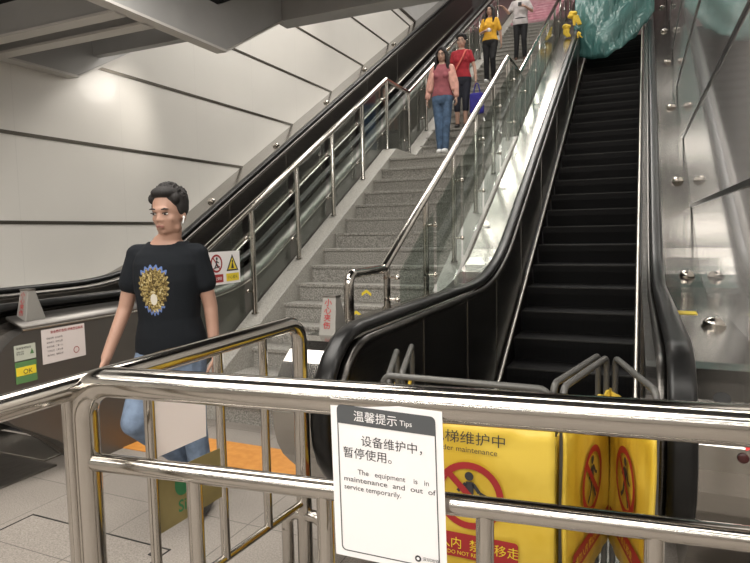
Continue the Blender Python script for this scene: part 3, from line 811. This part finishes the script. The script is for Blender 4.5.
md=o.modifiers.new('s','SOLIDIFY'); md.thickness=.003
YRAG=mat('yellow_rag_cloth',(.75,.52,.05),rough=.7)
def rag(loc,s,label):
    b=MB(); rnd=random.Random(int(s*1000))
    L_=Vector(loc)
    for k in range(5): b.ell(L_+Vector((rnd.uniform(-.4,.4),rnd.uniform(-.2,.2),rnd.uniform(-.4,.4)))*s,(s*rnd.uniform(.3,.5),s*.3,s*rnd.uniform(.2,.4)),12,8)
    for k in range(3):
        q=L_+Vector((rnd.uniform(-.5,.5)*s,-.02,-.2*s)); b.tube([q,q+Vector((rnd.uniform(-.3,.3),0,-.6))*s,q+Vector((rnd.uniform(-.7,.7),-.1,-1.3))*s],[s*.22,s*.26,s*.16],8)
    o=b.build('yellow_rag',YRAG); tag(o,label,'rag','yellow rags tying the plastic sheet')
rag((-1.16,11.9,5.40),.13,'yellow rag knotted at the left top edge of the teal sheet, the higher knot')
rag((-1.28,11.8,5.15),.11,'yellow rag knotted on the steel deck below the teal sheet corner')
rag((-1.05,11.7,5.0),.06,'small yellow rag tied at the inner left handrail under the teal sheet')
#PEOPLE
# ------------------------------------------------------------------ people
SKIN=noise_col('skin',(.37,.215,.155),(.42,.25,.185),9,rough=.5)
SKIN2=noise_col('skin_light',(.42,.255,.19),(.46,.29,.22),9,rough=.5)
HAIR=noise_col('black_hair',(.006,.005,.005),(.016,.013,.012),60,rough=.8,bump=.8,stretch=(3,3,.6))
def cloth(name,c,k=.75,sc=14): return noise_col(name,tuple(a*k for a in c),c,sc,rough=.85,bump=.4,detail=5)
LIP=mat('lip',(.30,.13,.105),rough=.5); EYEW=mat('eye_white',(.55,.52,.49),rough=.3); EYED=mat('eye_dark',(.015,.01,.01),rough=.3); BROW=mat('brow_hair',(.03,.022,.02),rough=.8)
def remesh(mb,name,mats,vox,smooth=4,parent=None,M=None,colorfn=None):
    me=mb.mesh(name+'_src',MATS['skin']); o=bpy.data.objects.new('tmp',me); COL.objects.link(o)
    r=o.modifiers.new('r','REMESH'); r.mode='VOXEL'; r.voxel_size=vox; r.use_smooth_shade=True
    s=o.modifiers.new('s','SMOOTH'); s.factor=.5; s.iterations=smooth
    dg=bpy.context.evaluated_depsgraph_get(); dg.update()
    m2=bpy.data.meshes.new_from_object(o.evaluated_get(dg)); bpy.data.objects.remove(o); bpy.data.meshes.remove(me)
    m2.name=name; m2.materials.clear()
    for m in (mats if isinstance(mats,(list,tuple)) else [mats]): m2.materials.append(m)
    if M: m2.transform(M)
    for p in m2.polygons: p.use_smooth=True; p.material_index=0
    ob=bpy.data.objects.new(name,m2); COL.objects.link(ob); ob.parent=parent
    return ob
def lerp(a,b,t): return Vector(a)*(1-t)+Vector(b)*t
def arm_chain(mb,sh,el,wr,k=1.0,fat=1.0):
    mb.cap(sh,el,.047*k*fat,.038*k*fat); mb.cap(el,wr,.038*k*fat,.026*k)
def hand(mb,wr,d,side,k=1.0,curl=.35,palm_n=None):
    """wr wrist, d direction of the fingers, palm_n palm normal, side = thumb direction"""
    d=Vector(d).normalized(); n=Vector(palm_n or (0,0,0)); th=Vector(side); th=(th-d*th.dot(d)).normalized(); n=d.cross(th).normalized()
    if palm_n and n.dot(Vector(palm_n))<0: n=-n
    wr=Vector(wr)
    for t in (-.028,-.010,.010,.026): mb.cap(wr+d*.012*k+th*t*.6*k,wr+d*.082*k+th*t*k,.0145*k,.0125*k,8)
    L=[.062,.074,.078,.068]
    for i,t in enumerate((-.031,-.011,.010,.030)):
        b0=wr+d*.085*k+th*t*k; 
        a=curl; p=b0; dd=d.copy()
        for seg in range(3):
            dd=(dd*math.cos(a)+n*math.sin(a)).normalized(); q=p+dd*L[i]*k*(.42,.32,.26)[seg]; mb.cap(p,q,.0092*k,(.0088 if seg<2 else .0075)*k,8); p=q
    p=wr+d*.025*k+th*.026*k; dd=(th*.75+d*.65+n*.25).normalized(); q=p+dd*.045*k; mb.cap(p,q,.0125*k,.0105*k,8); r=q+(d*.85+th*.25+n*.3).normalized()*.034*k; mb.cap(q,r,.0105*k,.0085*k,8)
def head_shape(mb,k=1.0,fem=False):
    """head in its own frame: origin chin-neck junction, faces -Y, about .24 tall"""
    E=mb.ell
    E((0,.012*k,.135*k),(.074*k,.094*k,.098*k),24,16)      # cranium
    E((0,-.018*k,.085*k),(.062*k,.066*k,.080*k),24,16)      # face
    E((0,-.028*k,.042*k),(.051*k,.048*k,.042*k),20,12)      # jaw
    E((0,-.060*k,.022*k),(.018*k,.016*k,.016*k),12,8)       # chin
    for s_ in (-1,1):
        E((s_*.036*k,-.052*k,.082*k),(.022*k,.022*k,.020*k),12,8)   # cheek
        E((s_*.046*k,-.010*k,.038*k),(.018*k,.028*k,.026*k),12,8)   # jaw corner
        E((s_*.075*k,.012*k,.093*k),(.009*k,.018*k,.030*k),12,8)    # ear
    E((0,-.078*k,.128*k),(.046*k,.014*k,.014*k),14,8)       # brow ridge
    mb.cap((0,-.080*k,.116*k),(0,-.094*k,.080*k),.0075*k,.0105*k,10) # nose
    for s_ in (-1,1): E((s_*.012*k,-.087*k,.075*k),(.0085*k,.010*k,.007*k),10,6)
    E((0,-.082*k,.052*k),(.020*k,.012*k,.006*k),12,8); E((0,-.080*k,.042*k),(.018*k,.012*k,.0065*k),12,8)
TORSO_M=[(.80,.10,.08,.005),(.84,.150,.10,.006),(.90,.162,.112,.006),(.97,.156,.112,.002),(1.06,.148,.106,-.004),(1.15,.156,.110,-.006),(1.25,.170,.116,-.006),(1.33,.172,.110,0),(1.38,.158,.094,.006),(1.415,.125,.080,.010),(1.445,.080,.066,.008),(1.47,.058,.056,.004)]
TORSO_F=[(.80,.11,.08,.005),(.86,.160,.105,.008),(.92,.165,.114,.010),(.98,.150,.106,.004),(1.06,.124,.090,-.002),(1.14,.126,.092,-.006),(1.23,.142,.104,-.010),(1.31,.145,.098,-.003),(1.37,.132,.080,.006),(1.41,.100,.066,.010),(1.44,.066,.055,.008),(1.47,.048,.048,.004)]
def loft(mb,rings,k,e,n=28,hem=False):
    vs=[];m=len(rings)
    for (z,a,b_,y) in rings:
        f=1.0
        if e and z>1.40: ee=e*.6
        else: ee=e
        if e and z<1.15 and e>0: ee=e*(1+.5*(1.15-z)/.3)
        for j in range(n):
            t=2*PI*j/n; c,s_=math.cos(t),math.sin(t)
            c=math.copysign(abs(c)**.86,c); s_=math.copysign(abs(s_)**.86,s_)
            vs.append(((a*k+ee)*c,(b_*k+ee)*s_+y*k,z*k))
    fs=[[i*n+j,i*n+(j+1)%n,(i+1)*n+(j+1)%n,(i+1)*n+j] for i in range(m-1) for j in range(n)]
    fs.append(list(range(n-1,-1,-1))); fs.append([(m-1)*n+j for j in range(n)])
    mb.add(vs,fs,True)
def person(name_label,feet,h,face_az,legs,arms,shirt,pants,shoes,hairf,skin,head_az=0,head_tilt=0,fem=False,vox=.011,sleeve=.55,pant_len=1.0,extra=None,hunch=0.0,group=None,shoe_col=None,sleeve_r=1.0,slim=1.0,head_dx=0.):
    """legs: for R,L (hip offset implied) knee & ankle positions in body frame (x image-right, -y forward, z up), units of height"""
    k=h/1.72
    root=empty('person',feet,name_label,'person',group)
    root.rotation_euler=(0,0,face_az)
    sw=(.146*k if fem else .168*k)*slim; hw=.085*k
    pz=.92*k; shz=1.40*k
    pel=Vector((0,0,pz)); ch=Vector((0,-.0-hunch*.5,1.22*k)); nk=Vector((0,-.015*k-hunch,1.44*k))
    b=MB()
    fat=.88 if fem else 1.0
    # trunk
    TT=[(z,a*(slim if z>1 else 1),b_,y) for z,a,b_,y in (TORSO_F if fem else TORSO_M)]
    loft(b,TT,k,0)
    b.cap((0,.012*k,1.36*k),(head_dx,-.010*k,1.51*k),.060*k*(fat),.055*k*fat,14)
    for s_ in (-1,1): b.cap((s_*.06*k,.01*k,1.40*k),(s_*sw,0,shz-.028*k),.040*k*fat,.048*k*fat)
    J={}
    for s_,key in ((-1,'R'),(1,'L')):
        kn,an=[Vector(q)*k for q in legs[key]]
        hp=Vector((s_*hw,0,pz-.03*k)); J['hip'+key]=hp;J['kn'+key]=kn;J['an'+key]=an
        b.cap(hp,kn,.082*k*(1 if fem else 1),.055*k); b.cap(kn,an,.052*k,.036*k)
        b.cap(kn+(an-kn)*.12+Vector((0,.012*k,0)),kn+(an-kn)*.5+Vector((0,.01*k,0)),.052*k,.044*k)
        el,wr=[Vector(q)*k for q in arms[key][:2]]
        sh=Vector((s_*sw,0,shz-.03*k)); J['sh'+key]=sh;J['el'+key]=el;J['wr'+key]=wr
        arm_chain(b,sh,el,wr,k,fat*.95)
        hd=arms[key][2] if len(arms[key])>2 else (wr-el)
        pn=arms[key][3] if len(arms[key])>3 else Vector((-s_,0,0)); sd=arms[key][4] if len(arms[key])>4 else Vector((0,-1,0))
        hand(b,wr+(wr-el).normalized()*.008*k,hd,sd,k*.95,.35 if len(arms[key])<6 else arms[key][5],pn)
        foot=an+Vector((0,0,-.035*k)); b.cap(foot+Vector((0,.02*k,-.01*k)),foot+Vector((0,-.13*k,-.02*k)),.035*k,.028*k)
    H=Matrix.Translation(Vector((head_dx,-.012*k-hunch,1.475*k)))@Matrix.Rotation(head_az,4,'Z')@Matrix.Rotation(head_tilt,4,'X')
    hb=MB(); head_shape(hb,k,fem); b.add([H@Vector(v) for v in hb.v],hb.f,True)
    body=remesh(b,'body',skin,vox,3,root)
    # garments
    g=MB(); e=.014*k
    loft(g,[q for q in TT if (.90 if fem else .84)<=q[0]<=1.42]+[(1.442,.078 if fem else .092,.052 if fem else .060,.022)],k,e*.95,hem=True)
    if fem:
        for s_ in (-1,1): g.ell((s_*.065*k,-.085*k,1.235*k),(.058*k,.05*k,.055*k),14,10)
    for s_,key in ((-1,'R'),(1,'L')):
        sh=J['sh'+key];el=J['el'+key]
        g.cap((s_*.075*k,.008*k,1.385*k),sh+Vector((0,0,.006*k)),.048*k,.056*k*fat)
        if sleeve<=1: g.cap(sh,lerp(sh,el,sleeve),.056*k*fat,.056*k*fat*sleeve_r)
        else:
            wr=J['wr'+key]; g.cap(sh,el,.060*k*fat*sleeve_r,.052*k*sleeve_r); g.cap(el,lerp(el,wr,sleeve-1),.052*k*sleeve_r,.05*k*sleeve_r)
    # cut the shirt's rounded bottom: hem
    sh_o=remesh(g,'shirt',shirt,vox,3,root)
    g=MB()
    loft(g,[q for q in (TORSO_F if fem else TORSO_M) if q[0]<=.98],k,.011*k)
    for s_,key in ((-1,'R'),(1,'L')):
        hp=J['hip'+key];kn=J['kn'+key];an=J['an'+key]
        g.cap(hp,kn,.094*k,.066*k); 
        if pant_len>.99: g.cap(kn,an+(kn-an).normalized()*.02*k,.066*k,.054*k)
        else: g.cap(kn,lerp(kn,an,pant_len),.064*k,.058*k)
    remesh(g,'trousers',pants,vox,3,root)
    for key in ('R','L'):
        g=MB(); an=J['an'+key]; f=an+Vector((0,0,-.036*k))
        g.cap(f+Vector((0,.03*k,-.012*k)),f+Vector((0,-.09*k,-.018*k)),.042*k,.044*k); g.cap(f+Vector((0,-.08*k,-.02*k)),f+Vector((0,-.15*k,-.026*k)),.043*k,.032*k)
        g.cap(an,f,.040*k,.042*k)
        s=remesh(g,'shoe',shoes,vox*.8,3,root)
        for v in s.data.vertices:
            zf=an.z-.095*k
            if v.co.z<zf: v.co.z=zf
    # face
    def kid(mb,name,m): return mb.build(name,m,root)
    def HB(): return MB()
    for s_ in (-1,1):
        m=MB(); m.ell((0,0,0),(.0135*k,.006*k,.0046*k),12,8); o=m.mesh('eye',EYEW)
        for q in o.vertices: q.co=H@(q.co+Vector((s_*.031*k,-.0765*k,.107*k)))
        ob=bpy.data.objects.new('eye',o); COL.objects.link(ob); ob.parent=root
        m=MB(); m.ell((0,0,0),(.0062*k,.004*k,.0045*k),10,8)
        mm=m.mesh('iris',EYED)
        for q in mm.vertices: q.co=H@(q.co+Vector((s_*.031*k-.001,-.0805*k,.106*k)))
        o2=bpy.data.objects.new('iris',mm); COL.objects.link(o2); o2.parent=ob
        m=MB(); m.cap((-.014,0,0),(.014,0,.002),.0024,.0022,8); mm=m.mesh('eyelid',BROW)
        for q in mm.vertices: q.co=H@(q.co*k+Vector((s_*.031*k,-.0815*k,.1115*k)))
        o2=bpy.data.objects.new('eyelid',mm); COL.objects.link(o2); o2.parent=ob
        m=MB(); m.cap((-.018*s_,0,-.001),(.002,-.003,.003),.0032,.0042,8); m.cap((.002,-.003,.003),(.018*s_,.004,0),.0042,.002,8); mm=m.mesh('eyebrow',BROW)
        for q in mm.vertices: q.co=H@(q.co*k+Vector((s_*.033*k,-.0865*k,.130*k)))
        o2=bpy.data.objects.new('eyebrow',mm); COL.objects.link(o2); o2.parent=root
    m=MB(); m.cap((-.018,.004,0),(0,-.003,.001),.0030,.0046,8); m.cap((0,-.003,.001),(.018,.004,0),.0046,.0030,8); m.cap((-.015,.003,-.006),(.015,.003,-.006),.0032,.0032,8)
    mm=m.mesh('lips',LIP)
    for q in mm.vertices: q.co=H@(q.co*k+Vector((0,-.0895*k,.0495*k)))
    o2=bpy.data.objects.new('lips',mm); COL.objects.link(o2); o2.parent=root
    hm=MB(); hairf(hm); hm.v=[tuple(H@(Vector(v)*k)) for v in hm.v]
    remesh(hm,'hair',HAIR,vox*.62,1,root)
    root['_k']=k
    del root['_k']
    return root,H,k,J
def hair_short(m):
    rnd=random.Random(3)
    m.ell((0,.026,.160),(.086,.095,.090),24,16)
    m.ell((0,.060,.125),(.068,.054,.060),20,12)
    m.ell((0,-.022,.208),(.066,.060,.032),20,12)
    for s_ in (-1,1):
        m.ell((s_*.070,.020,.135),(.017,.050,.045),14,10); m.ell((s_*.062,-.030,.178),(.020,.026,.026),12,8)
    for i in range(260):
        a=rnd.uniform(0,2*PI); t=rnd.uniform(0,1.35)
        d=Vector((math.sin(t)*math.cos(a),math.sin(t)*math.sin(a),math.cos(t)))
        if d.y<-.45 and d.z<.72: continue
        p=Vector((0,.020,.158))+Vector((d.x*.082,d.y*.092,d.z*.090)); q=p+(d+Vector((rnd.uniform(-.5,.5),rnd.uniform(-.6,.3),rnd.uniform(0,.5)))).normalized()*rnd.uniform(.006,.014)
        m.cap(p,q,.0075,.0035,5)
def hair_long(len_=.17,width=.075,fringe=True):
    def f(m):
        m.ell((0,.020,.150),(.086,.098,.090),24,16)
        for s_ in (-1,1):
            for y in (-.035,-.005,.03,.06):
                m.cap((s_*.074,y,.14),(s_*(width+.012),y-.01,.02),.022,.024,8); m.cap((s_*(width+.012),y-.01,.02),(s_*(width+.022),y-.03,-len_*.6),.024,.022,8); m.cap((s_*(width+.022),y-.03,-len_*.6),(s_*(width+.01),y-.045,-len_),.022,.010,8)
            m.cap((s_*.012,-.066,.205),(s_*.068,-.052,.130),.016,.014,8)
        m.ell((0,.075,.03),(.085,.04,.13),16,10)
    return f
def hair_curly(m):
    rnd=random.Random(5)
    m.ell((0,.022,.150),(.086,.096,.088),24,16); m.ell((0,-.045,.195),(.062,.040,.034),16,10)
    for i in range(110):
        a=rnd.uniform(0,2*PI); t=rnd.uniform(0,1.7)
        d=Vector((math.sin(t)*math.cos(a),math.sin(t)*math.sin(a),math.cos(t)))
        if d.y<-.25 and d.z<.42: continue
        m.ell(Vector((0,.022,.150))+Vector((d.x*.088,d.y*.098,d.z*.09)),(.020,.020,.018),8,6)
stand={'R':((-.09,0,.50),(-.09,.02,.095)),'L':((.09,0,.50),(.09,.02,.095))}

# the man walking out at left
def emblem_shirt():
    m,nt,b=nodes('black_tshirt_cloth'); L=nt.links.new
    b.inputs['Roughness'].default_value=.9; b.inputs['Specular IOR Level'].default_value=.2
    tc=nt.nodes.new('ShaderNodeTexCoord'); sx=nt.nodes.new('ShaderNodeSeparateXYZ'); L(tc.outputs['Object'],sx.inputs[0])
    def M(op,a,b_=None,c=None):
        n=nt.nodes.new('ShaderNodeMath'); n.operation=op
        for i,q in enumerate((a,b_,c)):
            if q is None: continue
            if isinstance(q,(int,float)): n.inputs[i].default_value=q
            else: L(q,n.inputs[i])
        return n.outputs[0]
    Z=M('MULTIPLY',M('SUBTRACT',sx.outputs['Z'],1.215),1/.124); X=M('DIVIDE',M('MULTIPLY',M('ADD',sx.outputs['X'],.022),1/.086),M('ADD',1,M('MULTIPLY',Z,.28)))
    ang=M('ARCTAN2',Z,X); r=M('SQRT',M('ADD',M('MULTIPLY',X,X),M('MULTIPLY',Z,Z)))
    nz=nt.nodes.new('ShaderNodeTexNoise'); nz.inputs['Scale'].default_value=60; nz.inputs['Distortion'].default_value=1.5; L(tc.outputs['Object'],nz.inputs['Vector'])
    spikes=M('MULTIPLY',M('SINE',M('MULTIPLY',ang,23)),.06)
    lim=M('ADD',.86,spikes)
    inside=M('LESS_THAN',r,lim)
    front=M('LESS_THAN',sx.outputs['Y'],-.03)
    mask=M('MULTIPLY',inside,front)
    cr=nt.nodes.new('ShaderNodeValToRGB'); e=cr.color_ramp.elements; e[0].position=.32; e[0].color=(.06,.04,.015,1); e[1].position=.62; e[1].color=(.60,.54,.36,1)
    k=e.new(.47); k.color=(.30,.225,.08,1)
    comb=M('ADD',M('MULTIPLY',nz.outputs['Fac'],.8),M('MULTIPLY',M('SINE',M('MULTIPLY',ang,23)),M('MULTIPLY',r,.06))); L(comb,cr.inputs[0])
    # pale muzzle low in the middle
    mz=M('LESS_THAN',M('ADD',M('MULTIPLY',X,X),M('POWER',M('ADD',Z,.36),2)),.05)
    m1=nt.nodes.new('ShaderNodeMixRGB'); L(mz,m1.inputs[0]); L(cr.outputs[0],m1.inputs[1]); m1.inputs[2].default_value=(.55,.52,.45,1)
    # blue tips at the crown and at the chin
    edge=M('MULTIPLY',M('MULTIPLY',M('LESS_THAN',r,M('ADD',lim,.10)),M('GREATER_THAN',r,lim)),M('GREATER_THAN',M('ABSOLUTE',Z),.62)); edge=M('MULTIPLY',edge,front)
    m2=nt.nodes.new('ShaderNodeMixRGB'); L(mask,m2.inputs[0]); m2.inputs[1].default_value=(.009,.011,.014,1); L(m1.outputs[0],m2.inputs[2])
    m3=nt.nodes.new('ShaderNodeMixRGB'); L(edge,m3.inputs[0]); L(m2.outputs[0],m3.inputs[1]); m3.inputs[2].default_value=(.10,.16,.36,1)
    L(m3.outputs[0],b.inputs['Base Color'])
    n2=nt.nodes.new('ShaderNodeTexNoise'); n2.inputs['Scale'].default_value=7; L(tc.outputs['Object'],n2.inputs['Vector'])
    bp=nt.nodes.new('ShaderNodeBump'); bp.inputs['Strength'].default_value=.5; bp.inputs['Distance'].default_value=.02; L(n2.outputs['Fac'],bp.inputs['Height']); L(bp.outputs[0],b.inputs['Normal'])
    return m
JEANS=cloth('blue_jeans_light',(.17,.23,.33),.65,20)
mp,mH,mk,mJ=person('young man in a black t-shirt with gold lion print walking past the left barrier',(-2.175,2.32,0),1.73,math.radians(20),
  {'R':((-.12,-.19,.575),(-.02,.14,.27)),'L':((.085,.03,.50),(.10,.10,.095))},
  {'R':((-.222,-.02,1.11),(-.285,-.115,.875),(-.1,-.25,-1),(1,0,0),(0,-1,0)),'L':((.20,.03,1.11),(.225,.0,.87),(0,-.1,-1),(-1,0,0),(0,-1,0))},
  emblem_shirt(),JEANS,mat('dark_shoe',(.03,.03,.03),rough=.5),hair_short,SKIN,head_az=math.radians(-9),head_tilt=math.radians(5),vox=.0065,sleeve=.52,sleeve_r=1.10,slim=.91,head_dx=.028)
m=MB(); m.ell((.081,.0,.085),(.006,.008,.008),10,8); m.cap((.083,-.003,.083),(.080,-.012,.058),.0035,.003,8)
m.v=[tuple(mH@(Vector(v)*mk)) for v in m.v]; o=m.build('earbud',WHITE,None)
o.matrix_world=Matrix.Translation(mp.location)@Matrix.Rotation(mp.rotation_euler.z,4,'Z'); tag(o,"small white wireless earbud in the walking man's ear",'earbud')
# people coming down the stairs
def on_stair(x,y,dz=0): return (x,y,stair_z(y)+dz)
def down(lead=1,pitch_=.1635):
    a=((lead*.075,-.10,.56),(lead*.075,-.02,.095)); c=((-lead*.075,-.07,.50),(-lead*.075,-.02,.095))
    return a,c
L1={'R':((-.065,-.02,.50),(-.05,.02,.095)),'L':((.07,-.03,.50),(.045,-.02,.095))}
PKT=cloth('dusty_pink_cloth',(.30,.085,.10)); PCD=cloth('peach_cardigan',(.62,.33,.27)); JN2=cloth('blue_jeans',(.08,.14,.24),.5,12)
p,H1,k1,J1=person('woman in a dusty pink top and blue jeans leading the group down the stairs',(-2.7, 8.68, 2.616),1.57,math.radians(4),L1,
  {'R':((-.215,.0,1.11),(-.235,-.04,.90)),'L':((.215,.0,1.11),(.235,-.04,.90))},PKT,JN2,WHITE,hair_long(.22,.082),SKIN2,head_tilt=math.radians(8),fem=True,vox=.010,sleeve=.9)
g=MB()
for s_,key in ((-1,'R'),(1,'L')):
    sh,el,wr=J1['sh'+key],J1['el'+key],J1['wr'+key]
    g=MB(); g.cap(sh+Vector((0,0,.0)),el,.056*k1,.056*k1); g.cap(el,wr+Vector((0,0,.02)),.054*k1,.046*k1); g.cap(sh+Vector((-s_*.02,-.05*k1,-.1*k1)),lerp(el,wr,.4)+Vector((-s_*.03*k1,-.03,0)),.04*k1,.045*k1)
    remesh(g,'cardigan_sleeve',PCD,.010,3,p)
for s_ in (-1,1):
    m=MB(); ringpoly(m,(0,0,0),(1,0,0),(0,0,1),(0,-1,0),s_*.031,.107,.019,.024,20,.094); m.v=[tuple(H1@(Vector(v)*k1)) for v in m.v]; m.build('glasses_rim',BLACK,p)
RD=cloth('red_cloth',(.36,.018,.03)); NV=cloth('dark_navy_cloth',(.018,.020,.032))
p2,H2,k2,J2=person('older woman in a red top and cropped dark trousers on the stairs',(-2.66, 9.6, 3.1065),1.52,math.radians(6),
  {'R':((-.075,-.06,.50),(-.085,.0,.095)),'L':((.075,-.02,.52),(.06,.02,.095))},
  {'R':((-.205,.0,1.12),(-.225,-.06,.92)),'L':((.235,.0,1.11),(.265,-.04,.88),(0,0,-1),(-1,0,0),(0,-1,0),.9)},RD,NV,BLACK,hair_curly,SKIN2,head_tilt=math.radians(6),fem=True,vox=.010,sleeve=.55,pant_len=.35)
def world_of(root,v): return Matrix.Translation(root.location)@Matrix.Rotation(root.rotation_euler.z,4,'Z')@Vector(v)
def in_world(mb,name,m,root):
    o=mb.build(name,m,None); o.matrix_world=Matrix.Translation(root.location)@Matrix.Rotation(root.rotation_euler.z,4,'Z'); return o
STRAP=cloth('coral_strap',(.72,.16,.13))
g=MB(); pts=[(.10,.03,1.43),(.085,-.075,1.40),(.045,-.135,1.27),(-.04,-.140,1.13),(-.13,-.10,.99),(-.155,-.06,.96)]
g.tube([Vector(q)*k2 for q in pts],.013,8)
r=empty('crossbody_bag',p2.location,'small coral crossbody bag strapped over the red top of the older woman','bag'); r.rotation_euler=p2.rotation_euler
g.build('strap',STRAP,r); g=MB(); g.ell(Vector((-.165,-.09,.90))*k2,(.055,.035,.085),14,10); g.build('pouch',STRAP,r)
BLUB=cloth('blue_bag_cloth',(.035,.03,.28))
wl_=J2['wrL']; r=empty('blue_bag',world_of(p2,wl_+Vector((.02,-.04,-.55))),'blue shopping bag hanging from the hand of the woman in red','bag')
g=MB(); g.box(-.11,.11,-.06,.06,0,.32); o=g.build('bag_body',BLUB,r,.03)
g=MB()
for y in (-.04,.04): g.tube(bez([((-.06,y,.30),0),((-.02,y*.2,.47),.02),((.02,y*.2,.47),.02),((.06,y,.30),0)],4),.006,6)
g.build('bag_handle',BLUB,r)
YT=cloth('yellow_cloth_top',(.78,.42,.03)); BK=cloth('black_cloth',(.012,.012,.014))
p3,H3,k3,J3=person('woman in a yellow top and black trousers walking down behind the red top',(-2.63, 11.5, 4.251),1.45,math.radians(2),
  {'R':((-.075,-.04,.50),(-.08,.0,.095)),'L':((.075,-.10,.52),(.075,.03,.10))},
  {'R':((-.22,.02,1.12),(-.07,-.19,1.10),(1,-.1,0),(0,.8,0),(0,0,1)),'L':((.225,.02,1.11),(.245,.0,.88))},YT,BK,WHITE,hair_long(.20,.075),SKIN2,head_az=math.radians(-8),fem=True,vox=.011,sleeve=.75,sleeve_r=1.15)
g=MB(); g.ell(J3['wrR']+Vector((.075,-.03,.0)),(.028,.02,.035),10,8); o=in_world(g,'tissue',WHITE,p3); tag(o,'crumpled white tissue held by the woman in yellow','tissue')
GT=cloth('pale_grey_cloth',(.56,.52,.52))
p4,H4,k4,J4=person('man in a pale grey t-shirt and black trousers highest on the stairs',(-2.28, 12.7, 4.905),1.46,math.radians(8),
  {'R':((-.085,-.02,.50),(-.10,.02,.095)),'L':((.085,-.05,.50),(.10,.0,.095))},
  {'R':((-.27,.03,1.17),(-.40,-.08,1.30),(-1,-.3,.3),(0,0,-1),(0,-1,0)),'L':((.27,.02,1.16),(.10,-.21,1.22),(-1,-.1,.2),(0,.4,1),(0,0,1))},GT,BK,mat('brown_shoe',(.10,.05,.03),rough=.5),hair_short,SKIN2,head_az=math.radians(-8),head_tilt=math.radians(15),vox=.012,sleeve=.7,sleeve_r=1.12)
g=MB(); c=J4['wrL']+Vector((-.09,-.03,.03)); g.box(c.x-.035,c.x+.035,c.y-.008,c.y+.004,c.z-.03,c.z+.04); o=in_world(g,'mobile_phone',BLACK,p4); tag(o,'black mobile phone in the hand of the man in grey','phone')
g=MB(); g.tube([(.158*k4*math.cos(a),.128*k4*math.sin(a),.985*k4) for a in [2*PI*i/24 for i in range(25)]],.012,8,cap=False); g.build('belt',BLACK,p4)


# ------------------------------------------------------------------ camera and view
cam=bpy.data.cameras.new('camera'); co=bpy.data.objects.new('camera',cam); COL.objects.link(co); S.camera=co
yaw,pitch,roll=map(math.radians,(23.94,-4.8,-1.06))
F=Vector((-math.sin(yaw)*math.cos(pitch),math.cos(yaw)*math.cos(pitch),math.sin(pitch)))
Rr=Vector((math.cos(yaw),math.sin(yaw),0)); Uu=Rr.cross(F)
R2=Rr*math.cos(roll)+Uu*math.sin(roll); U2=Uu*math.cos(roll)-Rr*math.sin(roll)
M=Matrix((R2,U2,-F)).transposed().to_4x4(); M.translation=Vector((0,0,1.48)); co.matrix_world=M
cam.sensor_width=36; cam.lens=594*36/750; cam.clip_start=.02; cam.clip_end=100
S.view_settings.view_transform='Standard'; S.view_settings.look='None'; S.view_settings.gamma=1; S.view_settings.exposure=.12
S.cycles.max_bounces=8; S.cycles.transparent_max_bounces=12; S.cycles.sample_clamp_indirect=4
